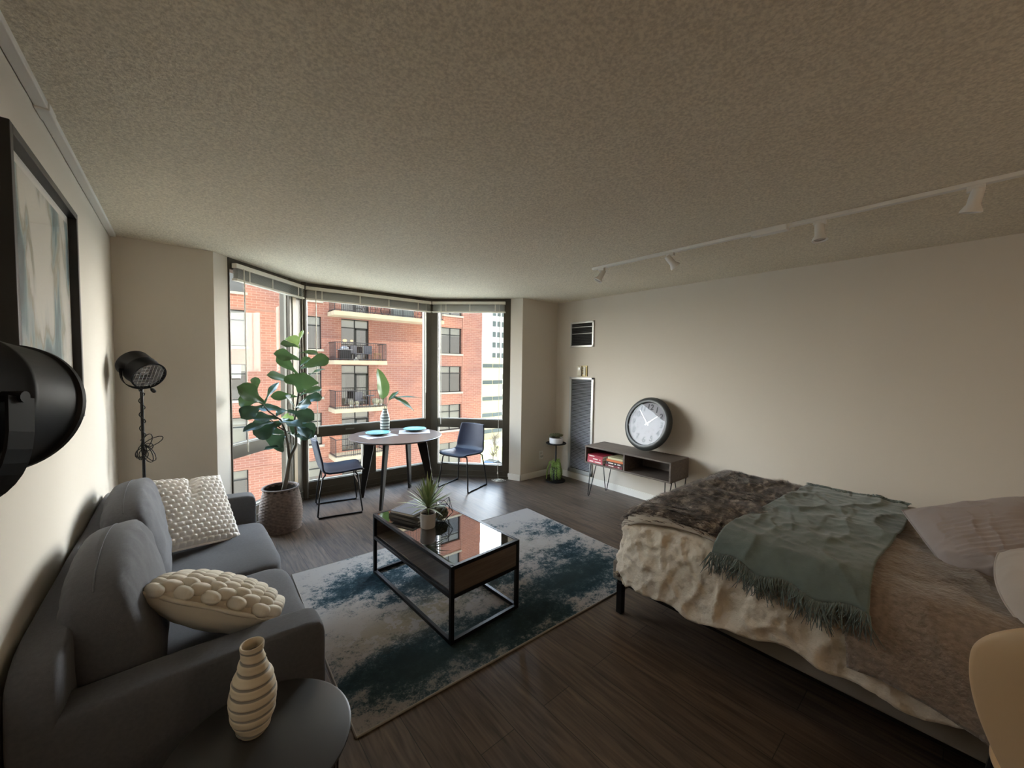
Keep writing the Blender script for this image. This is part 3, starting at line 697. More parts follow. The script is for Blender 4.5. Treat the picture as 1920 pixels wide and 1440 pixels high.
E_ = [(0, 1), (1, 2), (2, 3), (3, 4), (4, 0), (0, 5), (1, 5), (1, 6), (2, 6), (2, 7), (3, 7), (3, 8), (4, 8), (4, 9), (0, 9), (5, 10), (6, 10), (6, 11), (7, 11), (7, 12), (8, 12), (8, 13), (9, 13), (5, 14), (9, 14), (10, 14), (13, 14), (10, 11), (11, 12), (12, 13)]
w_ = MB()
for a, c in E_: w_.tube([V[a], V[c]], .0021, 5)
w_.build('wire_frame', BLACK, te)
o = softbox(.062, .056, .044, 2.4, 10).build('moss', mat('dark_moss', (.09, .095, .06), .95, var=(60, .7), bump=(90, 1, .01)), te, smooth=True); displace(o, lambda p: .008*nz(p, 60)); o.location = (-.008, 0, .053)

# ------------------------------------------------------------ dining table
DT = thing('dining_table', 'round dark wood dining table with four splayed board legs in the bay', 'dining table', (1.935, 4.385, 0))
RW = wood_mat('table_walnut', (.060, .036, .026), (.115, .072, .052), .36, 0, .6); DW = mat('dark_leg_wood', (.010, .008, .007), .6, spec=.15)
MB().lathe([(.001, .722), (.50, .722), (.525, .730), (.53, .738), (.53, .742), (.525, .745), (.001, .745)], 80).build('table_top', RW, DT, smooth=True, autosm=25)
MB().lathe([(.30, .690), (.30, .722)], 4, Matrix.Rotation(PI/4+.0, 4, 'Z')).build('apron', DW, DT)
for (fx, fy) in ((-.335, .215), (-.315, -.315), (.275, .215), (.335, -.30)):
    r_ = Vector((fx, fy, 0)).normalized(); tp = r_*.31+Vector((0, 0, .722)); ft = Vector((fx, fy, 0)); s_ = Vector((-r_.y, r_.x, 0))*.014
    V = [ft-r_*.022-s_, ft+r_*.022-s_, ft+r_*.022+s_, ft-r_*.022+s_, tp-r_*.075-s_, tp+r_*.045-s_, tp+r_*.045+s_, tp-r_*.075+s_]
    MB().add(V, [(3, 2, 1, 0), (4, 5, 6, 7), (0, 1, 5, 4), (1, 2, 6, 5), (2, 3, 7, 6), (3, 0, 4, 7)]).build('leg', DW, DT, bevel=.003)
PM = mat('placemat_weave', (.52, .49, .50), .85, bump=(600, .5, .001)); PL = mat('teal_glaze', (.16, .42, .44), .25, coat=.4); PLB = mat('plate_underside', (.012, .022, .026), .4)
def placemat(label, loc, rz):
    t = thing('placemat', label, 'placemat', (*loc, .7455), rz, 'placemats on the dining table')
    MB().box(-.185, .185, -.13, .13, 0, .003).build('woven_mat', PM, t, bevel=.001)
def plate(label, loc):
    t = thing('plate', label, 'plate', (*loc, .7487), 0, 'plates on the dining table')
    MB().lathe([(.001, .012), (.09, .012), (.12, .020), (.142, .028), (.144, .031), (.141, .033), (.118, .026), (.09, .0165), (.001, .0155)], 56, cap0=False, cap1=False).build('plate_dish', PL, t, smooth=True)
    MB().lathe([(.001, .0), (.055, .0), (.06, .006), (.09, .0105), (.12, .0185), (.142, .0265)], 48, cap1=False).build('underside', PLB, t, smooth=True)
placemat('pale woven placemat under the left teal plate', (1.745, 4.44), .10); placemat('pale woven placemat under the right teal plate', (2.20, 4.45), -.45)
plate('teal glazed plate on the left side of the table nearer the fig tree', (1.76, 4.50)); plate('teal glazed plate on the right side of the table nearer the window corner', (2.235, 4.51))
dv = thing('striped_vase', 'white bottle vase with black horizontal stripes on the dining table', 'vase', (1.925, 4.70, .7455))
def stripe_mat():
    m = bpy.data.materials.new('striped_ceramic'); m.use_nodes = True; nt = m.node_tree; b = nt.nodes['Principled BSDF']; b.inputs['Roughness'].default_value = .35
    t = nt.nodes.new('ShaderNodeTexCoord'); sp = nt.nodes.new('ShaderNodeSeparateXYZ'); nt.links.new(t.outputs['Object'], sp.inputs[0])
    m1 = nt.nodes.new('ShaderNodeMath'); m1.operation = 'MULTIPLY'; nt.links.new(sp.outputs['Z'], m1.inputs[0]); m1.inputs[1].default_value = 1/.036
    fr = nt.nodes.new('ShaderNodeMath'); fr.operation = 'FRACT'; nt.links.new(m1.outputs[0], fr.inputs[0])
    gt = nt.nodes.new('ShaderNodeMath'); gt.operation = 'GREATER_THAN'; gt.inputs[1].default_value = .66; nt.links.new(fr.outputs[0], gt.inputs[0])
    mx = nt.nodes.new('ShaderNodeMix'); mx.data_type = 'RGBA'; nt.links.new(gt.outputs[0], mx.inputs[0]); mx.inputs[6].default_value = (.62, .62, .58, 1); mx.inputs[7].default_value = (.035, .04, .045, 1)
    nt.links.new(mx.outputs[2], b.inputs['Base Color']); return m
MB().lathe([(.048, 0), (.054, .006), (.056, .08), (.056, .16), (.052, .20), (.038, .235), (.030, .26), (.031, .282), (.026, .282), (.024, .26), (.04, .20)], 40, cap1=False).build('vase_body', stripe_mat(), dv, smooth=True, autosm=50)

def leaf_mesh(base, tip, width, up_hint, shape='oval', fold=.18, droop=.06, wave=.02, seed=0, nu=8, nl=12):
    b0, t0 = Vector(base), Vector(tip); d = t0-b0; L_ = d.length; d = d/L_
    s = d.cross(Vector(up_hint)).normalized(); nrm = s.cross(d)
    V = []; F = []
    for i in range(nl+1):
        t = i/nl
        if shape == 'fiddle': wv = 1.25*(t**.6)*math.sqrt(max(0, 1-t**5))*(.75+.25*math.cos(2*PI*(t-.72))) if 0 < t < 1 else 0
        elif shape == 'lance': wv = math.sin(PI*t**.8)**.9 if 0 < t < 1 else 0
        else: wv = math.sin(PI*t**.7)**.75 if 0 < t < 1 else 0
        wv = max(wv, .03 if t < .99 else .01)
        for j in range(nu+1):
            u = -1+2*j/nu; x = u*width*.5*wv*(1+.06*math.sin(9*t+seed)*abs(u))
            z = fold*abs(x)+droop*L_*4*t*(1-t)+wave*math.sin(t*13+seed+u*1.5)*u*u*width*1.6
            V.append(b0+d*L_*t+s*x+nrm*z)
    for i in range(nl):
        for j in range(nu): F.append((i*(nu+1)+j, i*(nu+1)+j+1, (i+1)*(nu+1)+j+1, (i+1)*(nu+1)+j))
    return MB().add(V, F)
def leafm(name, c0, c1, rough=.38):
    m = mat(name, c0, rough); nt = m.node_tree; b = nt.nodes['Principled BSDF']
    n = nt.nodes.new('ShaderNodeTexNoise'); n.inputs['Scale'].default_value = 9; r = nt.nodes.new('ShaderNodeMix'); r.data_type = 'RGBA'
    t = nt.nodes.new('ShaderNodeTexCoord'); nt.links.new(t.outputs['Object'], n.inputs['Vector']); nt.links.new(n.outputs['Fac'], r.inputs[0]); r.inputs[6].default_value = (*c0, 1); r.inputs[7].default_value = (*c1, 1)
    nt.links.new(r.outputs[2], b.inputs['Base Color'])
    tr_ = nt.nodes.new('ShaderNodeBsdfTranslucent'); ms = nt.nodes.new('ShaderNodeMixShader'); ms.inputs[0].default_value = .22; nt.links.new(r.outputs[2], tr_.inputs[0])
    out = nt.nodes['Material Output']; nt.links.new(b.outputs[0], ms.inputs[1]); nt.links.new(tr_.outputs[0], ms.inputs[2]); nt.links.new(ms.outputs[0], out.inputs[0]); return m
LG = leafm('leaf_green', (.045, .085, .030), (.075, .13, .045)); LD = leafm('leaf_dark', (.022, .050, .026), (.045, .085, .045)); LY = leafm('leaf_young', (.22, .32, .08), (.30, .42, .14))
TW = mat('green_stem', (.10, .14, .05), .6)
vz = (1.925, 4.70)
s1 = thing('leafy_stem', 'tall stem with one broad folded leaf standing in the striped vase', 'stem', (0, 0, 0))
MB().tube([(1.925, 4.70, .80), (1.92, 4.70, 1.03), (1.90, 4.695, 1.17)], .0035, 6).build('stem', TW, s1)
leaf_mesh((1.90, 4.695, 1.15), (1.835, 4.71, 1.53), .20, (.35, -.9, .1), fold=.25, seed=1).build('leaf', leafm('vase_leaf', (.07, .13, .035), (.15, .22, .07), .3), s1, smooth=True)
s2 = thing('leafy_stem', 'arching stem with three narrow leaves leaning right out of the striped vase', 'stem', (0, 0, 0))
MB().tube([(1.93, 4.70, .80), (1.94, 4.70, 1.04), (1.98, 4.69, 1.14), (2.05, 4.68, 1.20), (2.10, 4.68, 1.22)], .003, 6).build('stem', TW, s2)
for q in (((1.99, 4.69, 1.15), (2.38, 4.60, 1.145), .055, (.1, -.3, 1)), ((2.02, 4.68, 1.18), (2.27, 4.60, .985), .085, (.5, -.8, .5)), ((1.97, 4.69, 1.13), (2.13, 4.75, 1.24), .06, (-.3, -.5, .8))):
    leaf_mesh(*q, shape='lance', seed=2).build('leaf', LG, s2, smooth=True)

# ------------------------------------------------------------ dining chairs
VEL = mat('navy_velvet', (.015, .017, .034), .5, sheen=.03, bump=(500, .2, .001), spec=.3)
def chair_root(label, loc, rz):
    t = thing('dining_chair', label, 'chair', loc, rz, 'chairs at the round dining table')   # faces local +x
    prof_ = [(.235, .438, .205), (.20, .452, .225), (.12, .448, .235), (0, .437, .238), (-.10, .436, .236), (-.155, .452, .232), (-.190, .495, .228), (-.212, .56, .222), (-.232, .65, .212), (-.252, .75, .198), (-.262, .80, .185)]
    P = []
    for i in range(len(prof_)-1):
        for k in range(3):
            q = k/3; a, c = prof_[i], prof_[i+1]; P.append(tuple(a[j]+(c[j]-a[j])*q for j in range(3)))
    P.append(prof_[-1]); nU = 14
    def fn(u, v_):
        i = min(len(P)-1, round(v_*(len(P)-1))); x, z, hw = P[i]; a = 2*u-1
        seat = i/(len(P)-1); cup = a*a
        if seat < .45: return (x, a*hw, z+.022*cup*cup)
        return (x+.050*cup*min(1, (seat-.45)*4), a*hw*(1-.02*cup), z+.022*cup*cup*max(0, 1-(seat-.45)*5))
    MB().grid(fn, nU, len(P)-1).build('seat_shell', VEL, t, smooth=True, solid=.022, sub=1, off=0)
    fr_ = []
    for sg in (-1, 1):
        y = .235*sg; yt = .17*sg
        path = [(.15, yt, .428), (.172, yt+.02*sg, .405), (.19, y-.02*sg, .2), (.212, y, .025), (.200, y, .009), (-.200, y, .009), (-.215, y, .025), (-.20, y-.02*sg, .2), (-.165, yt+.02*sg, .405), (-.14, yt, .428)]
        MB().tube(path, .0085, 10).build('leg_frame', BLACK, t, smooth=True)
        for x_ in (.19, -.19): MB().box(x_-.02, x_+.02, y-.011, y+.011, 0, .016).build('foot_glide', BLACK, t, bevel=.003)
    for x_ in (.15, -.14): MB().tube([(x_, -.17, .428), (x_, .17, .428)], .008, 8).build('cross_bar', BLACK, t)
    MB().tube([(.178, -.215, .32), (.178, .215, .32)], .006, 8).build('front_rail', BLACK, t)
    return t
ch = chair_root('navy upholstered dining chair on black sled legs beside the fig tree, left of the table', (1.285, 4.405, 0), -.20)
dup(ch, 'navy upholstered dining chair on black sled legs right of the table by the narrow window', (2.785, 4.245, 0), PI+.36)

# ------------------------------------------------------------ fiddle leaf fig in basket
FG = thing('potted_fig_tree', 'tall fiddle-leaf fig tree in a brown woven basket by the left bay window', 'potted plant', (.70, 4.20, 0))
o3 = Vector((.70, 4.20, 0))
BK = mat('brown_wicker', (.19, .145, .125), .75, var=(40, .35)); bk = MB(); V = []; F = []; n = 96; rows = 60
for i in range(rows+1):
    z = .40*i/rows; s_ = i/rows; r_ = .150+.030*math.sin(PI*min(1, s_*.9+.12))-.012*s_
    for k in range(n):
        a = 2*PI*k/n; row = int(z/.0135); rr = r_+.0075*abs(math.sin(PI*z/.0135))*(1+.5*math.sin(k/n*2*PI*16+PI*(row % 2)))
        V.append((rr*math.cos(a), rr*math.sin(a), z))
for i in range(rows):
    for k in range(n): F.append((i*n+k, i*n+(k+1) % n, (i+1)*n+(k+1) % n, (i+1)*n+k))
bk.add(V, F).build('woven_basket', BK, FG, smooth=True)
MB().tube([(.150*math.cos(2*PI*k/40), .150*math.sin(2*PI*k/40), .402) for k in range(41)], .009, 8).build('basket_rim', BK, FG, smooth=True)
MB().lathe([(.001, .03), (.145, .03), (.145, .39)], 32, cap1=False).build('liner', mat('dark_liner', (.03, .025, .02), .9), FG)
MB().lathe([(.001, .335), (.143, .33)], 32, cap0=False, cap1=False).build('soil', mat('soil', (.03, .018, .012), .95), FG)
BARK = mat('fig_bark', (.13, .115, .09), .8, var=(20, .35, (1, 1, .2)), bump=(60, .5, .003))
T = lambda L_: [Vector(q)-o3 for q in L_]
MB().tube(T([(.715, 4.19, .33), (.745, 4.17, .50), (.77, 4.16, .67), (.825, 4.16, .80), (.83, 4.16, .93), (.815, 4.16, 1.03), (.854, 4.16, 1.28), (.866, 4.16, 1.54), (.868, 4.16, 1.76)]), [.021, .019, .017, .015, .012, .010, .009, .007, .004], 12).build('trunk', BARK, FG, smooth=True)
MB().tube(T([(.77, 4.16, .66), (.755, 4.15, .80), (.735, 4.15, .94), (.70, 4.15, 1.05), (.60, 4.15, 1.14), (.555, 4.15, 1.21)]), [.014, .012, .010, .008, .006, .004], 10).build('branch', BARK, FG, smooth=True)
MB().tube(T([(.73, 4.15, .95), (.69, 4.15, .98), (.62, 4.16, 1.06)]), [.007, .006, .004], 8).build('branch', BARK, FG, smooth=True)
LEAVES=[ (0.857,4.16,1.75,0.899,4.16,1.89,0.036,1),(0.858,4.17,1.73,0.804,4.26,1.83,0.1,1),(0.868,4.16,1.73,0.706,4.11,1.75,0.082,0),(0.873,4.16,1.61,0.652,4.11,1.66,0.109,0),(0.87,4.17,1.68,1.04,4.21,1.67,0.082,0),(0.878,4.15,1.53,1.1,4.08,1.63,0.127,0),(0.841,4.16,1.48,0.683,4.16,1.63,0.1,0),(0.838,4.15,1.36,0.59,4.06,1.47,0.109,0),(0.868,4.14,1.31,0.86,4.01,1.49,0.236,0),(0.946,4.17,1.46,1.11,4.26,1.52,0.045,0),(0.865,4.17,1.27,1.06,4.21,1.33,0.073,0),(0.565,4.15,1.21,0.371,4.06,1.37,0.145,0),(0.556,4.17,1.23,0.394,4.21,1.25,0.154,0),(0.512,4.17,1.3,0.514,4.24,1.44,0.064,0),(0.573,4.17,1.2,0.694,4.21,1.39,0.064,0),(0.845,4.16,1.26,0.631,4.16,1.27,0.082,0),(0.81,4.15,1.15,0.727,4.06,1.27,0.091,0),(0.862,4.16,1.2,1.04,4.11,1.25,0.118,0),(0.828,4.14,1.16,0.913,3.98,1.2,0.1,0),(0.559,4.15,1.19,0.391,4.06,1.11,0.127,0),(0.751,4.17,1.13,0.549,4.21,1.16,0.091,0),(0.766,4.15,1.13,0.951,4.04,1.05,0.127,0),(0.687,4.16,1.06,0.485,4.11,1.08,0.109,0),(0.638,4.14,1.03,0.402,4.01,0.992,0.082,0),(0.7,4.16,1.02,0.494,4.16,0.942,0.2,0),(0.769,4.17,1.05,0.698,4.26,0.992,0.091,0),(0.696,4.14,1.03,0.82,3.96,0.998,0.109,0),(0.809,4.15,1.02,0.954,4.06,0.901,0.136,0),(0.826,4.14,1,0.885,3.98,0.885,0.109,0),(0.868,4.17,1.55,0.963,4.21,1.63,0.082,0),(0.666,4.17,1.08,0.73,4.26,1.14,0.082,0),(0.752,4.17,1.1,0.783,4.28,1.01,0.1,1),(0.757,4.16,0.778,0.564,4.06,0.804,0.063,0),(0.73,4.16,0.899,0.625,4.16,0.814,0.198,0),(0.795,4.16,0.916,0.859,4.26,1.01,0.167,0),(0.766,4.16,0.919,0.892,4.28,0.821,0.125,0),(0.723,4.16,0.924,0.534,4.26,0.969,0.157,0),(0.816,4.16,0.889,0.937,4.01,0.882,0.115,0) ]
rnd = random.Random(3)
for i, (x0, y0, z0, x1, y1, z1, wd, yg) in enumerate(LEAVES):
    b0, t0 = Vector((x0, y0, z0))-o3, Vector((x1, y1, z1))-o3; d = (t0-b0).normalized()
    face = Vector((-.15, -.85, .5)) if wd > .12 or i % 3 == 0 else Vector((.15*(-1)**i, -.6, .75))
    if wd < .07: face = Vector((0, -.25, 1))
    ext = t0+d*.012
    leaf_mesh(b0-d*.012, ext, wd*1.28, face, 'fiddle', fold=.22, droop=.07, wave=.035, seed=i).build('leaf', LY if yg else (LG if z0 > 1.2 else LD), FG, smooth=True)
# ------------------------------------------------------------ media console, books and clock
CW = wood_mat('console_wood', (.075, .057, .046), (.135, .105, .085), .5, 1)
cs = thing('media_console', 'low grey-brown wooden media console on black hairpin legs against the bed wall', 'console')
x0, x1, y0, y1, z0, z1, t_ = 3.775, 4.165, 1.925, 3.03, .405, .622, .018
box('top_panel', CW, cs, x0, x1, y0, y1, z1-t_, z1, .0015); box('bottom_panel', CW, cs, x0, x1, y0, y1, z0, z0+t_, .0015)
box('side_panel', CW, cs, x0, x1, y0, y0+t_, z0+t_, z1-t_, .001); box('side_panel', CW, cs, x0, x1, y1-t_, y1, z0+t_, z1-t_, .001)
box('divider', CW, cs, x0+.001, x1-.01, 2.468, 2.486, z0+t_, z1-t_, .001); box('back_panel', CW, cs, x1-.012, x1-.004, y0+t_, y1-t_, z0+t_, z1-t_, 0)
for (fx, fy, dx, dy) in ((x0+.05, y1-.07, -.055, .0), (x1-.05, y1-.09, .0, .01), (x0+.05, y0+.07, -.05, -.02), (x1-.05, y0+.07, .0, -.02)):
    ft = Vector((fx+dx, fy+dy, .006)); a, b2 = Vector((fx-.02, fy+.055, z0)), Vector((fx+.03, fy-.055, z0))
    if dx < 0: a, b2 = Vector((fx+.0, fy+.012, z0)), Vector((fx+.05, fy-.035, z0))
    MB().tube([a, ft+(a-ft).normalized()*.02+Vector((0, .008, 0)), ft, ft+(b2-ft).normalized()*.02-Vector((0, .008, 0)), b2], .0055, 8).build('hairpin_leg', BLACK, cs, smooth=True)
def flat_book(label, y0_, y1_, z, h, cov, depth=.20, x_=None, spine=None):
    x_ = x_ or x0+.012
    t = thing('book', label, 'book', (x_, y0_, z), 0, 'books in the media console'); L_ = y1_-y0_
    c = MB(); c.box(0, depth, 0, L_, 0, .0025); c.box(0, depth, 0, L_, h-.0025, h); c.box(0, .0025, 0, L_, 0, h); c.build('cover', cov, t, bevel=.0008)
    MB().box(.003, depth-.004, .003, L_-.003, .0026, h-.0026).build('pages', PAGE, t)
    if spine:
        m_ = MB()
        for a, b_ in spine[1]: m_.box(-.0006, 0, L_*a, L_*b_, h*.35, h*.68)
        m_.build('spine_lettering', spine[0], t)
    return t
PK = mat('print_pale', (.75, .68, .62), .6)
R1, R2, R3 = mat('crimson_cloth', (.36, .03, .05), .55), mat('rose_cloth', (.45, .05, .075), .55), mat('pink_cloth', (.50, .09, .12), .55)
zb = z0+t_+.0003; sp1 = (PK, [(.12, .20), (.3, .62)])
flat_book('pink-red book at the bottom of the left stack in the console', 2.775, 3.0, zb, .034, R3, spine=(PK, [(.1, .5), (.6, .85)]))
flat_book('rose-red book in the middle of the left stack in the console', 2.778, 2.998, zb+.0343, .032, R2, spine=sp1)
flat_book('crimson book on top of the left stack in the console', 2.77, 2.995, zb+.0666, .030, R1, spine=(PK, [(.55, .9)]))
flat_book('maroon book at the bottom of the right stack in the console', 2.505, 2.735, zb, .028, mat('maroon_cloth', (.16, .02, .03), .55), spine=(PK, [(.15, .25), (.5, .8)]))
flat_book('black book with pale title, second from the bottom of the right stack', 2.50, 2.725, zb+.0283, .034, mat('black_cloth', (.025, .02, .02), .5), spine=(PK, [(.12, .3), (.38, .48), (.55, .85)]))
flat_book('orange book above the black one in the right stack', 2.495, 2.72, zb+.0626, .028, mat('orange_cloth', (.55, .15, .05), .55), spine=None)
flat_book('cream book with green cover on top of the right stack', 2.50, 2.70, zb+.0909, .024, mat('olive_cream', (.55, .50, .30), .6), spine=None)

ck = thing('wall_clock', 'large round dark-framed clock with a reflective face leaning on the media console', 'clock')
N_ = Vector((-.955, .13, .275)).normalized(); ctr = Vector((4.062, 2.37, .945))
ck.matrix_world = look_mat(ctr, (-.12, -1, 0), N_)   # local x = right as seen, y = up, z = out
ring = MB().lathe([(.246, -.03), (.30, -.035), (.312, -.01), (.306, .012), (.285, .030), (.262, .034), (.250, .030), (.247, .012), (.244, .0)], 96, cap0=False, cap1=False)
ring.build('clock_frame', mat('charcoal_frame', (.030, .033, .032), .42), ck, smooth=True, autosm=40)
MB().lathe([(.001, -.032), (.27, -.03)], 64, cap0=False, cap1=False).build('clock_back', mat('charcoal_frame', (.03, .033, .032), .42), ck)
MB().lathe([(.247, .001), (.001, .0015)], 64, cap0=False, cap1=False).build('clock_face', mat('clock_face_grey', (.30, .29, .30), .5), ck)
NUM = mat('numeral_grey', (.05, .05, .055), .5)
for k in range(1, 13):
    cu = bpy.data.curves.new('numeral', 'FONT'); cu.body = str(k); cu.size = .092; cu.align_x = 'CENTER'; cu.align_y = 'CENTER'; cu.extrude = .0008; cu.offset = .0018
    tmp = bpy.data.objects.new('numeral', cu); me = bpy.data.meshes.new_from_object(tmp); bpy.data.objects.remove(tmp)
    me.materials.clear(); me.materials.append(NUM)
    o = bpy.data.objects.new('numeral', me); COL.objects.link(o); o.parent = ck; a = PI/2-k*PI/6; o.location = (.190*math.cos(a), .190*math.sin(a), .003)
HW = mat('pale_hand', (.62, .62, .60), .3, .6)
for (ang, L_, w_2) in ((52, .15, .007), (-42, .19, .005)):
    a = math.radians(90-ang); d = Vector((math.cos(a), math.sin(a), 0)); s_ = Vector((-d.y, d.x, 0))*w_2
    MB().add([-d*.03-s_+Vector((0, 0, .006)), d*L_-s_*.4+Vector((0, 0, .006)), d*L_+s_*.4+Vector((0, 0, .006)), -d*.03+s_+Vector((0, 0, .006))], [(0, 1, 2, 3)]).build('clock_hand', HW, ck, solid=.001)
MB().lathe([(.001, .02), (.246, .02)], 64, cap0=False, cap1=False).build('clock_glass', glass_mat('clock_glass', (.85, .85, .87), .36, 1.6, 0, .0), ck)

# ------------------------------------------------------------ plant stand and plants
ps = thing('plant_stand', 'small black two-tier pedestal plant stand in the corner', 'plant stand', (3.93, 3.66, 0))
MB().lathe([(.001, 0), (.135, 0), (.138, .008), (.135, .014), (.02, .018), (.012, .03)], 40, cap1=False).build('base_tray', SATIN, ps, smooth=True, autosm=30)
MB().lathe([(.010, .02), (.009, .52)], 16).build('post', BLACK, ps, smooth=True)
MB().lathe([(.001, .515), (.125, .515), (.140, .522), (.140, .532), (.135, .532), (.13, .526), (.001, .526)], 40, cap0=False, cap1=False).build('top_tray', SATIN, ps, smooth=True, autosm=30)
sc = thing('potted_succulents', 'white low bowl of small succulents on top of the plant stand', 'potted plant', (3.93, 3.66, .5265))
MB().lathe([(.085, 0), (.092, .004), (.094, .078), (.089, .078), (.087, .06)], 40, cap1=False).build('white_bowl', mat('white_bowl', (.75, .75, .77), .3), sc, smooth=True, autosm=40)
MB().lathe([(.001, .068), (.088, .064)], 24, cap0=False, cap1=False).build('soil', mat('soil', (.03, .018, .012), .95), sc)
rnd = random.Random(2)
SG = [leafm('succulent_a', (.06, .085, .04), (.12, .14, .07)), leafm('succulent_b', (.10, .10, .05), (.20, .17, .09))]
for k in range(9):
    a = k*2.4; rr = .072*math.sqrt(k/8.5) if k else 0; mb = MB(); c0 = Vector((rr*math.cos(a), rr*math.sin(a), .088)); R_ = rnd.uniform(.050, .064)
    for q in range(16):
        b2 = q*2.4; el = .3+1.1*q/16; d = Vector((math.cos(b2)*math.cos(el), math.sin(b2)*math.cos(el), math.sin(el)))
        mb.tube([c0, c0+d*R_*.5, c0+d*R_*(1.05-.02*q)], [.003, .0085, .0008], 6)
    mb.build('rosette', SG[k % 2], sc, smooth=True)
tp = thing('trailing_plant', 'bright green trailing string plant hanging over the lower tier of the plant stand', 'plant', (3.93, 3.66, 0))
MB().lathe([(.045, .0185), (.058, .0185), (.062, .19), (.056, .19)], 28).build('nursery_pot', mat('dark_pot', (.02, .022, .02), .6), tp, smooth=True, autosm=40)
TG = leafm('trailing_green', (.30, .50, .10), (.48, .66, .20), .6)
for k in range(46):
    a = rnd.uniform(0, 2*PI) ; r0 = rnd.uniform(.015, .045); r1 = rnd.uniform(.066, .086)+(.03 if math.cos(a) < -.3 else 0); zt_ = rnd.uniform(.24, .31); ze = rnd.uniform(.02, .10)
    mb = MB(); dr = Vector((math.cos(a), math.sin(a), 0))
    path = [dr*r0+Vector((0, 0, .19)), dr*(r0+.01)+Vector((0, 0, zt_)), dr*(r1*.8)+Vector((0, 0, zt_-.02)), dr*r1+Vector((0, 0, zt_-.10)), dr*(r1+.008)+Vector((.004*math.sin(k), 0, (zt_+ze)/2-.03)), dr*(r1+.012)+Vector((0, 0, ze))]
    mb.tube(path, .0017, 4)
    for i in range(26):
        q = i/25*(len(path)-1.001); j = int(q); p = path[j].lerp(path[j+1], q-j); off = Vector((math.cos(i*2.4), math.sin(i*2.4), .2))*.006
        mb.tube([p, p+off*.9, p+off*1.7], [.0012, .0042, .0006], 5)
    mb.build('strand', TG, tp, smooth=True)

# ------------------------------------------------------------ bed
RX, LX, FY, RB, Z0b = 3.56, 2.26, 1.26, .16, .655
TM = math.radians(80)
def drape(u, v_, off=0.0):
    cu, cv = min(max(u, LX), RX), min(v_, FY); ex, ey = u-cu, v_-cv; d = math.hypot(ex, ey); r = RB+off
    if d < 1e-6: return Vector((cu, cv, Z0b+off))
    nx, ny = ex/d, ey/d; th = min(d/r, TM); rem = max(0, d-TM*r)
    hr = r*math.sin(th)+rem*math.cos(TM); return Vector((cu+nx*hr, cv+ny*hr, Z0b+off-r*(1-math.cos(th))-rem*math.sin(TM)))
bed = thing('bed', 'queen bed with black metal legs under the cream duvet along the right wall', 'bed')
soft('mattress', mat('mattress_cloth', (.40, .36, .30), .9), bed, (2.905, .36, .47), (.745, 1.02, .125), 14, 20, nzamp=.001)
box('box_spring', mat('taupe_cloth', (.20, .175, .145), .9, bump=(300, .3, .002)), bed, 2.10, 3.68, -.68, 1.44, .225, .345, .012)
box('frame_rail', BLACK, bed, 2.125, 3.655, -.66, 1.42, .195, .224, .004)
for (x, y) in ((2.14, 1.40), (3.64, 1.40), (2.14, -.62), (3.64, -.62)): box('leg', BLACK, bed, x-.02, x+.02, y-.02, y+.02, 0, .197, .003)
def cloth(name, fn, nu, nv, m, parent, wr, thick=.006, sub=0, off=1):
    o = MB().grid(lambda a, b_: fn(a, b_), nu, nv).build(name, m, parent, smooth=True); displace(o, wr)
    if thick: q = o.modifiers.new('solid', 'SOLIDIFY'); q.thickness = thick; q.offset = -1
    return o
def crease(p, s, seed, k=1.0):
    a = 1-abs(nz((p.x*s*.8, p.y*s*1.5, p.z*s*.9), 1, seed))*2.4; b_ = 1-abs(nz((p.x*s*1.9+p.z, p.y*s*1.2, p.z*s*2), 1, seed+5))*2.6
    return k*(max(0, a)**3+.55*max(0, b_)**3)
def fold(p, s, seed):
    q = Vector((p.x*s*.7+.35*nz(p, s*.6, seed+9), (p.y*.85+p.z*.5)*s, (p.z*.85-p.y*.4)*s*.6)); a = 1-abs(noise.noise(q+Vector((seed, 0, 0))))*3.2
    q2 = Vector((p.x*s, (p.y*.7-p.z*.7)*s*1.1, (p.z*.7+p.y*.7)*s*.5)); b_ = 1-abs(noise.noise(q2+Vector((0, seed, 3))))*3.4
    return max(0, a)**3+.7*max(0, b_)**3-.3
DUV = mat('cream_duvet', (.64, .56, .45), .85, bump=(17, .75, .022), sheen=.15)
duv = MB()
def dfn(a, b_):
    v_ = -.70+(FY+.58+.70)*b_
    hem = .53-.09*min(1, max(0, (1.3-v_)/1.0)) + .018*math.sin(v_*9)+.012*math.sin(v_*23)
    if v_ > FY: pass
    uL, uR = LX-hem, RX+.44
    u = uL+(uR-uL)*a
    # keep the overhang round at the foot corner
    cu, ex = min(max(u, LX), RX), 0; ex = u-cu; ey = max(0, v_-FY); d = math.hypot(ex, ey); lim = .50+.02*math.sin(math.atan2(ey, abs(ex)+1e-6)*9)
    if ey > 0 and d > lim: u = cu+ex*lim/d; v_ = FY+ey*lim/d
    P_ = drape(u, v_, .012)
    return P_
duvet = cloth('duvet', dfn, 190, 230, DUV, None, lambda p: (.014*nz(p, 3.5, 2)+.013*crease(p, 4.0, 1)*(1 if p.z < .62 else .45)+.013*fold(p, 7.0, 7)*(1 if p.z < .63 else .3)+.007*fold(p, 15, 17)+.002*nz(p, 18, 6)), .012)
tag(duvet, 'crumpled cream duvet hanging over the side and foot of the bed', 'duvet')
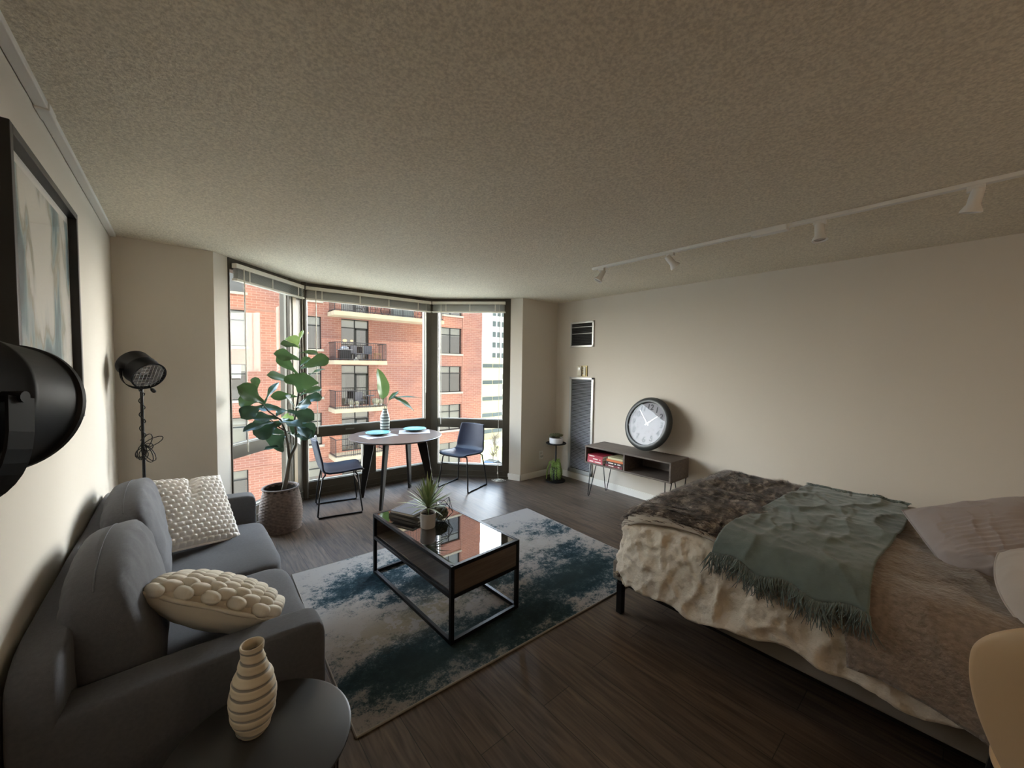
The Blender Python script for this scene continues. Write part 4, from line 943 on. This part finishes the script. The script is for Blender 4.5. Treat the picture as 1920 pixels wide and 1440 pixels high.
# faux fur throw
FURB = mat('fur_backing', (.42, .37, .30), .9)
ft_ = thing('fur_throw', 'brown and cream faux fur throw across the foot end of the bed', 'throw')
def ffn(a, b_):
    v0, v1 = .74, 1.46; u0 = 2.115+.03*math.sin(b_*5)+.02*(1-b_); return drape(u0+(3.66-u0)*a, v0+(v1-v0)*b_, .040)
def fwr(p): return .018*nz(p, 4, 9)+.012*crease(p, 4, 12)
fb = cloth('backing', ffn, 90, 60, FURB, ft_, fwr, .012)
def fur_mat():
    m = bpy.data.materials.new('faux_fur'); m.use_nodes = True; nt = m.node_tree; b = nt.nodes['Principled BSDF']; b.inputs['Roughness'].default_value = .75; b.inputs['Sheen Weight'].default_value = .3
    at = nt.nodes.new('ShaderNodeAttribute'); at.attribute_name = 'tip'; t = nt.nodes.new('ShaderNodeTexCoord')
    mp = nt.nodes.new('ShaderNodeMapping'); mp.inputs['Scale'].default_value = (1, 2.2, 1); nt.links.new(t.outputs['Object'], mp.inputs[0])
    n = nt.nodes.new('ShaderNodeTexNoise'); n.inputs['Scale'].default_value = 11; n.inputs['Detail'].default_value = 6; n.inputs['Distortion'].default_value = .8; nt.links.new(mp.outputs[0], n.inputs['Vector'])
    ad = nt.nodes.new('ShaderNodeMath'); ad.operation = 'MULTIPLY_ADD'; nt.links.new(at.outputs['Fac'], ad.inputs[0]); ad.inputs[1].default_value = -.30; nt.links.new(n.outputs['Fac'], ad.inputs[2])
    r = nt.nodes.new('ShaderNodeValToRGB'); el = r.color_ramp.elements; el[0].position = .24; el[0].color = (.035, .023, .016, 1); el[1].position = .50; el[1].color = (.62, .53, .43, 1); q = el.new(.38); q.color = (.16, .11, .08, 1)
    nt.links.new(ad.outputs[0], r.inputs[0]); nt.links.new(r.outputs[0], b.inputs['Base Color']); return m
rnd = random.Random(8); V = []; F = []; TIP = []
me = fb.data; polys = list(me.polygons)
for k in range(26000):
    pl = rnd.choice(polys); vs_ = [me.vertices[i].co for i in pl.vertices]; a, b_ = rnd.random(), rnd.random()
    p = vs_[0].lerp(vs_[1], a).lerp(vs_[3].lerp(vs_[2], a), b_)
    # leave the near hem band bare
    if p.x < 2.19 and rnd.random() < .93: continue
    n_ = pl.normal; fl = Vector((-.55+.9*nz(p, 3, 20), .75+.9*nz(p, 3, 24), 0)); fl = (fl-n_*fl.dot(n_)).normalized()
    L_ = rnd.uniform(.035, .07); h_ = rnd.uniform(.25, .55); s_ = n_.cross(fl).normalized()*rnd.uniform(.0014, .0028)
    p0 = p; p1 = p+fl*L_*.45+n_*L_*h_*.7; p2 = p+fl*L_+n_*L_*h_*.55
    i0 = len(V); V += [p0-s_, p0+s_, p1-s_*.8, p1+s_*.8, p2]; tt = rnd.random()*.5; TIP += [.9, .9, .35+tt, .35+tt, tt]
    F += [(i0, i0+1, i0+3, i0+2), (i0+2, i0+3, i0+4)]
fm = bpy.data.meshes.new('fur_pile'); fm.from_pydata([tuple(q) for q in V], [], F); at = fm.attributes.new('tip', 'FLOAT', 'POINT'); at.data.foreach_set('value', TIP); fm.materials.append(fur_mat())
fo = bpy.data.objects.new('fur_pile', fm); COL.objects.link(fo); fo.parent = ft_; fo['kind'] = 'stuff'
# sherpa blanket
SH = mat('sherpa_taupe', (.235, .185, .145), .98, bump=(55, 1.0, .008), var=(45, .22), sheen=.4)
def sfn(a, b_):
    v_ = -.72+(.27+.72+.10*a*0)*b_; hem = .455-.05*math.sin((v_+.1)*6)*(1 if v_ > -.3 else .5) - .10*max(0, min(1, (.15-v_)/.3))*0
    u0 = LX-hem; vv = -.72+(.99+.06*math.sin(a*3))*b_
    return drape(u0+(3.68-u0)*a, vv, .030)
sb_ = cloth('sherpa_blanket', sfn, 110, 80, SH, None, lambda p: .010+.010*nz(p, 4, 31)+.010*crease(p, 3.2, 33)+.004*nz(p, 30, 2), .014)
tag(sb_, 'brown-grey fleece blanket over the pillow end of the bed', 'blanket')
# teal throw with fringe
TEAL = mat('teal_wool', (.125, .165, .152), .95, bump=(130, .6, .002), sheen=.3, var=(14, .16))
tt_ = thing('teal_throw', 'muted teal fringed throw laid across the middle of the bed', 'throw')
def tv(a, b_): # a 0 near edge .. 1 far edge, b_ 0 right .. 1 left
    v0 = .215+.02*math.sin(a*7)-.03*(a > 2); v1 = .80+.035*math.sin(a*4+1)
    un = 2.045-.02*b_+.015*math.sin(b_*17)+(.06*b_*b_)
    return un+(3.655-un)*a, v0+(v1-v0)*b_
def twr(p): return .010+.009*nz(p, 5, 41)+.010*crease(p, 3.0, 43)+.005*crease(p, 8, 47)+.002*nz(p, 25, 3)
tb = cloth('woven_cloth', lambda a, b_: drape(*tv(a, b_), .050), 120, 70, TEAL, tt_, twr, .006)
rnd = random.Random(14); fr = MB()
vts = [v.co.copy() for v in tb.data.vertices]; nu1 = 121
for j in range(0, 71):
    for side in (0, 120):
        p = vts[j*nu1+side]
        for rep in range(5):
            q = p+Vector((0, rnd.uniform(-.005, .005), 0)); L_ = rnd.uniform(.05, .125)
            if side == 0: d1 = Vector((-.25+rnd.uniform(-.15, .1), rnd.uniform(-.5, .5), -1)).normalized(); path = [q, q+d1*L_*.4+Vector((-.014, 0, 0)), q+d1*L_+Vector((-.006, rnd.uniform(-.02, .02), 0))]
            else: path = [q, q+Vector((.03, rnd.uniform(-.02, .02), .012)), q+Vector((.05+L_*.2, rnd.uniform(-.03, .03), -.005))]
            fr.tube(path, [.0022, .0024, .0012], 4)
o = fr.build('fringe', TEAL, tt_, smooth=True); o['kind'] = 'stuff'

def pillow(name, label, loc, xax, nrm, hx, hy, th, m, rib=None, seed=0, cat='pillow', rc=0.0):
    t = thing(name, label, cat); t.matrix_world = look_mat(loc, xax, nrm); mb = MB()
    for sg in (1, -1):
        def g(u, v_, sg=sg):
            a, b_ = 2*u-1, 2*v_-1; q = max(0, (1-abs(a)**2.6)*(1-abs(b_)**2.6))**.5
            r_ = (rib(a, b_) if (rib and sg > 0) else 0)*min(1, q*2)
            wr_ = (.010*nz((a*3, b*3 if False else b_*3, sg), 1, seed)+.008*crease(Vector((a*1.0, b_*1.0, sg*.3)), 2.4, seed))*min(1, q*2)
            return Vector((a*hx*(1-.07*(1-a*a)*abs(b_)**3)*math.sqrt(1-rc*b_*b_), b_*hy*(1-.07*(1-b_*b_)*abs(a)**3)*math.sqrt(1-rc*a*a), sg*th*q+r_+wr_))
        mb.grid(g, 90, 70)
    mb.build('pillow_case', m, t, smooth=True)
    e_ = [Vector((a*hx*(1-.07*(1-a*a)*abs(b_)**3)*math.sqrt(1-rc*b_*b_), b_*hy*(1-.07*(1-b_*b_)*abs(a)**3)*math.sqrt(1-rc*a*a), 0)) for a, b_ in [(-1+2*k/20, -1) for k in range(21)]+[(1, -1+2*k/20) for k in range(1, 21)]+[(1-2*k/20, 1) for k in range(1, 21)]+[(-1, 1-2*k/20) for k in range(1, 21)]]
    MB().tube(e_, .004, 6).build('seam_piping', m, t, smooth=True)
    return t
LAV = mat('lilac_grey_cotton', (.36, .32, .31), .9, bump=(300, .35, .001), sheen=.2)
pillow('pillow', 'lilac-grey pleated pillow tipped on the fleece blanket nearest the teal throw', (2.90, -.135, .812), (.40, -.85, .26), (-.55, .05, .80), .265, .22, .075, LAV,
       rib=lambda a, b_: .0045*math.sin(b_*58)*(1 if -.75 < a < .9 and -.55 < b_ < .4 else 0), seed=3)
WH = mat('white_cotton', (.56, .50, .45), .9, bump=(300, .3, .001), sheen=.2)
pillow('pillow', 'off-white pillow with a ruffled edge at the near side of the bed', (2.42, -.395, .79), (.30, -.93, .0), (-.50, .05, .85), .29, .25, .11, WH, seed=7, rc=.32)
pillow('pillow', 'brown pillow lying behind the lilac-grey one at the head of the bed', (3.25, -.60, .80), (1, 0, 0), (0, .35, .9), .36, .22, .08, mat('brown_case', (.16, .125, .10), .9), seed=9)

# ------------------------------------------------------------ bentwood chair close to the camera, bottom right
tcz = thing('side_chair', 'tan moulded-back chair cropped by the bottom right corner, beside the bed', 'chair', (1.75, -.262, 0), 0)
TAN = mat('tan_ply', (.72, .52, .31), .42, coat=.2)
def bfn(u, v_):
    a = 2*u-1; s_ = v_; hw = .205*(1-.0*s_); top = (.50+.52*s_)
    w2 = (.14+.09*math.sin(PI*min(1, s_*.8)))*(1 if s_ < .68 else math.sqrt(max(.02, 1-((s_-.68)/.32)**2*.97)))
    return Vector((-.17-.10*s_+.055*a*a, a*w2, top))
MB().grid(bfn, 20, 30).build('backrest', TAN, tcz, smooth=True, solid=.014, off=0, sub=1)
def sfn2(u, v_):
    a, b_ = 2*u-1, 2*v_-1; k = math.sqrt(1-.45*a*a); k2 = math.sqrt(1-.45*b_*b_); return Vector((.07+b_*.20*k, a*.175*k2, .455-.012*(1-a*a)))
MB().grid(sfn2, 16, 16).build('seat', TAN, tcz, smooth=True, solid=.014, off=0, sub=1)
MB().add([(-.17, -.03, .45), (-.17, .03, .45), (-.185, .03, .54), (-.185, -.03, .54), (-.12, -.03, .447), (-.12, .03, .447)], [(0, 1, 2, 3), (0, 4, 5, 1)]).build('back_bracket', BLACK, tcz, solid=.006)
for (x, y) in ((.16, .15), (.16, -.15), (-.12, .15), (-.12, -.15)): MB().tube([(x, y, .445), (x*1.35, y*1.3, .0)], [.014, .009], 10).build('leg', BLACK, tcz)
# ------------------------------------------------------------ outside: brick apartment building across the street
def brick_mat():
    m = bpy.data.materials.new('red_brick'); m.use_nodes = True; nt = m.node_tree; b = nt.nodes['Principled BSDF']; b.inputs['Roughness'].default_value = .9
    t = nt.nodes.new('ShaderNodeTexCoord'); mp = nt.nodes.new('ShaderNodeMapping'); mp.inputs['Rotation'].default_value = (PI/2, 0, 0); nt.links.new(t.outputs['Object'], mp.inputs[0])
    k = nt.nodes.new('ShaderNodeTexBrick'); k.inputs['Scale'].default_value = 1; k.inputs['Brick Width'].default_value = .42; k.inputs['Row Height'].default_value = .135; k.inputs['Mortar Size'].default_value = .011
    k.inputs['Color1'].default_value = (.50, .24, .18, 1); k.inputs['Color2'].default_value = (.43, .20, .15, 1); k.inputs['Mortar'].default_value = (.58, .38, .31, 1)
    nt.links.new(mp.outputs[0], k.inputs['Vector'])
    n = nt.nodes.new('ShaderNodeTexNoise'); n.inputs['Scale'].default_value = .35; n.inputs['Detail'].default_value = 3; nt.links.new(t.outputs['Object'], n.inputs['Vector'])
    r = nt.nodes.new('ShaderNodeValToRGB'); r.color_ramp.elements[0].position = .35; r.color_ramp.elements[0].color = (.86, .86, .9, 1); r.color_ramp.elements[1].position = .68; r.color_ramp.elements[1].color = (1.2, 1.12, 1.0, 1)
    nt.links.new(n.outputs['Fac'], r.inputs[0])
    mx = nt.nodes.new('ShaderNodeMix'); mx.data_type = 'RGBA'; mx.blend_type = 'MULTIPLY'; mx.inputs[0].default_value = 1; nt.links.new(k.outputs[0], mx.inputs[6]); nt.links.new(r.outputs[0], mx.inputs[7]); nt.links.new(mx.outputs[2], b.inputs['Base Color'])
    return m
BRK = brick_mat(); STONE = mat('pale_stone', (.62, .52, .36), .85, var=(2, .1)); LIME = mat('limestone_sill', (.60, .55, .46), .8)
WF = mat('window_bronze', (.045, .048, .045), .45); RM = mat('dim_room', (.30, .27, .23), .8); BLN = mat('window_blind_cream', (.80, .76, .62), .8); CUR = mat('curtain_pale', (.42, .42, .38), .8)
FG_ = glass_mat('facade_glass', (.88, .90, .90), 1.0, 1.55, .0, .20); RAIL = mat('railing_metal', (.05, .045, .05), .5)
bb = thing('brick_building', 'large red brick apartment block with balconies outside the bay windows', 'building')
YF = 25.0
holes = []  # (x0,x1,z0,z1,kind,label)
heads = [4.32+2.85*k for k in range(4, 0, -1)]+[4.32] + [4.32-2.85*k for k in range(1, 6)]
colsW = [(1.0, 2.66, 'w'), (4.6, 6.38, 'w'), (7.50, 9.20, 'd'), (14.34, 16.22, 'w')]
rows = heads
for hd_ in rows:
    for (a, b_, kd) in colsW: holes.append((a, b_, hd_-(1.92 if kd == 'w' else 2.52), hd_, kd))
# wall with real openings: strips
wl = MB(); XA, XB, ZA, ZB = -2.5, 18.12, -14.0, 17.6; D = 9.0
xs = sorted(set([XA, XB]+[h[0] for h in holes]+[h[1] for h in holes])); zs = sorted(set([ZA, ZB]+[h[2] for h in holes]+[h[3] for h in holes]))
V = {}; VV = []; FF = []
def vid(x, z, y=YF):
    k = (x, z, y)
    if k not in V: V[k] = len(VV); VV.append((x, y, z))
    return V[k]
for i in range(len(xs)-1):
    for j in range(len(zs)-1):
        cx_, cz_ = (xs[i]+xs[i+1])/2, (zs[j]+zs[j+1])/2
        if any(h[0] < cx_ < h[1] and h[2] < cz_ < h[3] for h in holes): continue
        FF.append((vid(xs[i], zs[j]), vid(xs[i+1], zs[j]), vid(xs[i+1], zs[j+1]), vid(xs[i], zs[j+1])))
for (a, b_, c, d, kd) in holes:
    q = [vid(a, c), vid(b_, c), vid(b_, d), vid(a, d)]; p = [vid(a, c, YF+.3), vid(b_, c, YF+.3), vid(b_, d, YF+.3), vid(a, d, YF+.3)]
    for k in range(4): FF.append((q[k], q[(k+1) % 4], p[(k+1) % 4], p[k]))
o0 = len(VV); VV += [(XA, YF, ZA), (XB, YF, ZA), (XB, YF, ZB), (XA, YF, ZB), (XA, YF+D, ZA), (XB, YF+D, ZA), (XB, YF+D, ZB), (XA, YF+D, ZB)]
FF += [(o0+1, o0+5, o0+6, o0+2), (o0, o0+3, o0+7, o0+4), (o0+3, o0+2, o0+6, o0+7), (o0+4, o0+7, o0+6, o0+5)]
wl.add(VV, FF).build('brick_wall', BRK, bb)
st = MB()
for hd_ in rows:
    st.box(XA, 7.06, YF-.02, YF, hd_+.02, hd_+.10); st.box(9.6, 14.3, YF-.02, YF, hd_+.02, hd_+.10) ; st.box(16.27, XB, YF-.02, YF, hd_+.02, hd_+.10)
st.box(14.24, 14.30, YF-.03, YF, ZA, ZB); st.box(16.28, 16.34, YF-.03, YF, ZA, ZB)
st.build('stone_band', mat('pink_stone', (.50, .27, .20), .85), bb)
MB().box(XA-.1, XB+.1, YF-.12, YF+.3, ZB, ZB+.35).build('parapet', STONE, bb)
wi = 0; rnd = random.Random(21)
for (a, b_, c, d, kd) in holes:
    if wi >= 96: break
    wi += 1; y = YF+.14; m_ = (a+b_)/2; f = MB(); t = .05
    for q in ((a, b_, d-t, d), (a, b_, c, c+t), (a, a+t, c, d), (b_-t, b_, c, d), (m_-.03, m_+.03, c, d), (a, b_, d-.56, d-.50)): f.box(q[0], q[1], y, y+.07, q[2], q[3])
    if kd == 'd': f.box(m_+.03, m_+.10, y-.01, y+.05, c, d-.56); f.box(b_-.14, b_-.05, y-.01, y+.05, c, d-.56); f.box(m_, b_, y-.01, y+.05, d-.64, d-.56)
    w_ = f.build('window' if kd == 'w' else 'balcony_door', WF, bb)
    MB().box(a+t, b_-t, y+.03, y+.04, c+t, d-t).build('pane', FG_, w_)
    MB().box(a-.02, b_+.02, y+1.6, y+1.62, c, d).build('room_beyond', RM, w_)
    bt = rnd.choice([.45, .6, 1.0, 1.85]) if kd == 'w' else (.5 if abs(d-4.32) < .1 else .42)
    MB().box(a+t, b_-t, y+.12, y+.14, d-bt, d-t).build('roller_blind', BLN, w_)
    if kd == 'd' and d < 4:
        q = MB()
        for (s0, s1) in ((a+.05, a+.35), (b_-.5, b_-.05)):
            n = 12
            q.add([(s0+(s1-s0)*i/n, y+.25+.03*(i % 2), z) for z in (c+.05, d-.1) for i in range(n+1)], [(i, i+1, n+2+i, n+1+i) for i in range(n)])
        q.build('curtain', CUR, w_)
    if kd == 'w': MB().box(a-.05, b_+.1, YF-.09, YF+.1, c-.13, c).build('window_sill', LIME, w_)
# warm pendant lamps seen inside
LAMP = emis('pendant_glow', (1, .55, .2), 3.0)
for (x, z, r_) in ((7.65, 3.35, .10), (8.05, 3.05, .13), (8.48, 3.05, .09), (5.85, 3.40, .09)):
    pl_ = MB().lathe([(.001, -r_*.7), (r_*.8, -r_*.5), (r_, 0), (r_*.8, r_*.5), (.001, r_*.7)], 14, Matrix.Translation((x, YF+1.1, z)), cap0=False, cap1=False).build('pendant_lamp', LAMP, bb, smooth=True)
def balcony(x0, x1, zt_, proj=1.35):
    s = MB().box(x0, x1, YF-proj, YF, zt_-.24, zt_).build('balcony_slab', STONE, bb, bevel=.01)
    r = MB(); yf = YF-proj+.06; h = 1.05
    for z in (zt_+.08, zt_+h): r.box(x0+.05, x1-.05, yf-.02, yf+.02, z-.02, z+.02); r.box(x0+.05, x0+.09, yf, YF, z-.02, z+.02); r.box(x1-.09, x1-.05, yf, YF, z-.02, z+.02)
    n = int((x1-x0)/.115)
    for k in range(n+1):
        x = x0+.06+(x1-x0-.12)*k/n; w__ = .024 if k % 9 == 0 else .0085; r.box(x-w__/2*1.6, x+w__/2*1.6, yf-.01, yf+.01, zt_, zt_+h)
    for k in range(11):
        for xx in (x0+.07, x1-.07): y = yf+(YF-yf)*k/11; r.box(xx-.008, xx+.008, y-.008, y+.008, zt_, zt_+h)
    r.build('railing', RAIL, s)
    return s
for k in range(-5, 4):
    zt_ = 1.76+2.85*k
    if k in (1, 2, 3): balcony(6.72, 13.9, zt_)
    else: balcony(6.72, 9.85, zt_)
# furniture on the balconies
def bal(name, label, cat, x, z, y=YF-.75): return thing(name, label, cat, (x, y, z))
GR = mat('grill_black', (.02, .02, .022), .4); STL = mat('grill_steel', (.55, .56, .6), .3, .7)
g = bal('barbecue_grill', 'black barbecue grill with steel lid on the middle balcony outside', 'grill', 7.45, 1.765)
MB().box(-.3, .3, -.22, .22, .10, .62).build('cart', GR, g, bevel=.02); MB().lathe([(.26, 0), (.24, .12), (.12, .22), (.001, .24)], 20, Matrix.Translation((0, 0, .66))).build('lid', STL, g, smooth=True)
MB().box(-.42, .42, -.2, .2, .62, .66).build('side_shelf', STL, g)
for x in (-.26, .26): MB().box(x-.02, x+.02, -.2, .2, 0, .12).build('leg', GR, g)
def garden_chair(label, x, z, rz, m):
    g = bal('balcony_chair', label, 'chair', x, z); g.rotation_euler = (0, 0, rz)
    MB().box(-.24, .24, -.24, .24, .40, .44).build('seat', m, g); MB().box(-.24, .24, .20, .24, .44, .92).build('backrest', m, g)
    for a in (-.22, .22):
        for b_ in (-.22, .22): MB().box(a-.015, a+.015, b_-.015, b_+.015, 0, .40).build('leg', m, g)
GC = mat('grey_chair', (.16, .16, .18), .6)
garden_chair('grey chair beside the grill on the middle balcony outside', 8.15, 1.765, .4, GC)
garden_chair('grey chair near the middle of the middle balcony outside', 8.8, 1.765, -.5, GC)
st_ = bal('wooden_stool', 'light wooden stool at the right end of the middle balcony outside', 'stool', 9.45, 1.765)
WD = mat('pale_stool_wood', (.45, .30, .14), .6)
MB().box(-.20, .20, -.18, .18, .42, .46).build('seat', WD, st_)
for a in (-1, 1):
    for b_ in (-1, 1): MB().tube([(a*.13, b_*.12, .42), (a*.18, b_*.16, 0)], .02, 6).build('leg', WD, st_)
ob = bal('garden_ornament', 'small white pyramid ornament on the middle balcony outside', 'ornament', 8.0, 1.765, YF-1.15)
MB().lathe([(.16, 0), (.05, .16), (.001, .22)], 4).build('pyramid', mat('white_ornament', (.7, .68, .6), .7), ob)
garden_chair('grey chair on the lower balcony outside', 8.4, -1.085, .2, GC)
tb2 = bal('balcony_table', 'small round table on the lower balcony outside', 'table', 8.95, -1.085)
MB().lathe([(.001, .66), (.30, .66), (.30, .69), (.001, .69)], 24).build('table_top', GC, tb2); MB().tube([(0, 0, 0), (0, 0, .66)], .03, 8).build('post', GC, tb2); MB().lathe([(.2, 0), (.2, .02)], 16).build('base', GC, tb2)
for k, (x, r_) in enumerate(((7.75, .16), (8.05, .12), (9.2, .20), (9.5, .15))):
    g = bal('flower_pot', ('white potted plant at the left of the lower balcony', 'small white potted plant beside the left one on the lower balcony', 'pale bushy pot plant on the right of the lower balcony', 'small pale pot plant at the right end of the lower balcony')[k], 'potted plant', x, -1.085, YF-1.1)
    MB().lathe([(r_*.55, 0), (r_*.75, .2)], 14).build('pot', mat('white_ornament', (.7, .68, .6), .7), g, smooth=True)
    s = softbox(r_, r_, r_, 2.2, 7).build('foliage', mat('pale_foliage', (.45, .42, .30), .9), g, smooth=True); s.location = (0, 0, .2+r_*.7); displace(s, lambda p: .05*nz(p, 9, k))
cb = bal('storage_box', 'grey storage cabinet on the long upper balcony outside', 'cabinet', 11.1, 4.615)
MB().box(-.7, .7, -.25, .25, 0, .95).build('cabinet_body', mat('grey_cabinet', (.20, .23, .23), .6), cb, bevel=.02); MB().box(-.01, .01, -.26, -.25, .05, .9).build('door_gap', GR, cb)
for k, x in enumerate((9.45, 12.6)):
    g = bal('bicycle', ('bicycle left of the cabinet on the upper balcony outside', 'bicycle right of the cabinet on the upper balcony outside')[k], 'bicycle', x, 4.615, YF-.9)
    for sx in (-.45, .45):
        MB().tube([(sx+.30*math.cos(2*PI*i/20), 0, .31+.30*math.sin(2*PI*i/20)) for i in range(21)], .02, 6).build('wheel', GR, g)
    MB().tube([(-.45, 0, .31), (-.15, 0, .75), (.3, 0, .72), (0, 0, .31), (-.45, 0, .31)], .018, 6).build('bike_frame', mat('bike_red', (.35, .06, .05), .5), g)
    MB().tube([(0, 0, .31), (-.15, 0, .75), (-.17, 0, .88)], .015, 6).build('seat_post', GR, g); MB().tube([(.45, 0, .31), (.3, 0, .72), (.27, 0, .90), (.27, .2, .92)], .015, 6).build('fork', GR, g)

# ------------------------------------------------------------ ground and the distance
gm = mat('street_ground', (.66, .60, .48), .9, var=(.08, .3))
gr_ = MB().box(-60, 260, 8, 260, -14.3, -14.0).build('ground', gm); struct(gr_)
lawn = tag(MB().box(25, 46.5, 47.5, 64, -14.0, -13.93).build('lawn', mat('yellow_lawn', (.50, .48, .14), .95, var=(.5, .25))), 'sunlit yellow-green lawn strip below the right bay window', 'lawn'); lawn['kind'] = 'stuff'
lw = tag(MB().box(26, 46.6, 64.4, 65, -14, -10.8).build('retaining_wall', mat('pale_concrete', (.52, .50, .46), .9)), 'long pale concrete wall behind the lawn in the distance', 'wall')
def block(name, label, x0, x1, y0, y1, z1, m, nfl, ncol, wm, wf=.7, hf=.5, face='y', bands=False, z0=-14):
    t = thing(name, label, 'building', ((x0+x1)/2, (y0+y1)/2, z0)); cx_, cy_ = (x0+x1)/2, (y0+y1)/2; hx_, hy_ = (x1-x0)/2, (y1-y0)/2; H_ = z1-z0
    MB().box(-hx_, hx_, -hy_, hy_, 0, H_).build('facade', m, t)
    fh = H_/nfl; proto = None
    for i in range(nfl):
        for j in range(ncol):
            w1 = 2*hx_/ncol; zc = fh*(i+.5); xc = -hx_+w1*(j+.5)
            if proto is None: proto = MB().box(-w1*wf/2, w1*wf/2, -.10, .02, -fh*hf/2, fh*hf/2).build('window', wm, t); o = proto
            else: o = proto.copy(); COL.objects.link(o); o.parent = t
            o.location = (xc, -hy_, zc)
        if bands: MB().box(-hx_-.3, hx_+.3, -hy_-.7, -hy_, fh*i-.15, fh*i+.15).build('floor_slab', STONE, t)
    return t
WT = mat('tower_white', (.60, .62, .60), .8); TW_ = mat('tower_window', (.10, .13, .13), .2, spec=.8)
block('white_tower', 'white high-rise tower with rows of dark windows at the right edge of the view', 53.4, 60, 70, 78, 24, WT, 16, 5, TW_, .62, .48, bands=False)
block('glass_tower', 'pale blue glass tower left of the white high-rise', 66.5, 70.6, 92, 99, 15.2, mat('blue_white', (.48, .56, .64), .5), 10, 4, mat('blue_glass', (.10, .20, .32), .1, spec=.9), .75, .6)
block('cream_building', 'cream mid-rise with dark window bands below the glass tower', 47.2, 52.6, 65, 69.5, 3.2, mat('cream_wall', (.66, .60, .40), .85), 5, 2, TW_, .92, .22)
block('low_garage', 'low pale building with a flat roof behind the lawn', 74, 110, 102, 114, -6.0, mat('cream_wall', (.66, .60, .40), .85), 2, 10, TW_, .5, .4)
BT = mat('bare_twig', (.16, .13, .10), .9)
rnd = random.Random(31)
for k, (x, y, h) in enumerate(((40.5, 51.5, 3.6), (42.5, 54.5, 4.0), (37.8, 48.9, 3.2), (45.2, 58, 4.2), (41.8, 49.0, 3.0))):
    t = thing('bare_tree', ('bare leafless tree beyond the lawn edge, nearest the middle', 'bare tree behind the first one on the lawn', 'bare shrub-like tree nearest the brick building', 'tall bare tree farthest back on the lawn', 'small bare tree lowest in the right window')[k], 'tree', (x, y, -13.93))
    MB().tube([(0, 0, 0), (.05, 0, h*.4)], [.10, .07], 7).build('trunk', BT, t); c = MB()
    for q in range(34):
        a = rnd.uniform(0, 2*PI); e_ = rnd.uniform(.1, 1.3); L_ = rnd.uniform(.6, 1.5); b0 = Vector((.05, 0, h*rnd.uniform(.25, .45))); d = Vector((math.cos(a)*math.cos(e_), math.sin(a)*math.cos(e_), math.sin(e_)))
        c.tube([b0, b0+d*L_*.6, b0+d*L_+Vector((rnd.uniform(-.3, .3), 0, .3))], [.04, .025, .012], 4)
    c.build('branches', BT, t)
for k, (x, y, rz) in enumerate(((38.6, 42.5, .3), (41.5, 45.9, .3), (35.0, 45.6, .3))):
    t = thing('parked_car', ('white parked car in the lot nearest the brick building', 'silver parked car in the lot right of the white one', 'dark parked car at the left of the lot')[k], 'car', (x, y, -14.0), rz); m_ = mat(('car_white', 'car_silver', 'car_dark')[k], ((.7, .7, .7), (.35, .37, .4), (.04, .045, .05))[k], .25, .3)
    pr = [(-2.1, .35), (-2.1, .8), (-1.7, .95), (-1.1, 1.0), (-.6, 1.42), (.7, 1.45), (1.3, 1.0), (2.0, .85), (2.15, .4)]; n = len(pr)
    MB().add([(px_, s*.85, pz) for s in (-1, 1) for px_, pz in pr], [tuple(range(n)), tuple(range(n, 2*n))[::-1]]+[(i, i+n, (i+1) % n+n, (i+1) % n) for i in range(n)]).build('body', m_, t, bevel=.05)
    for wx in (-1.35, 1.35):
        for s in (-1, 1): MB().lathe([(.33, -.11), (.33, .11)], 18, look_mat((wx, s*.78, .33), (1, 0, 0), (0, 1, 0))).build('wheel', GR, t)
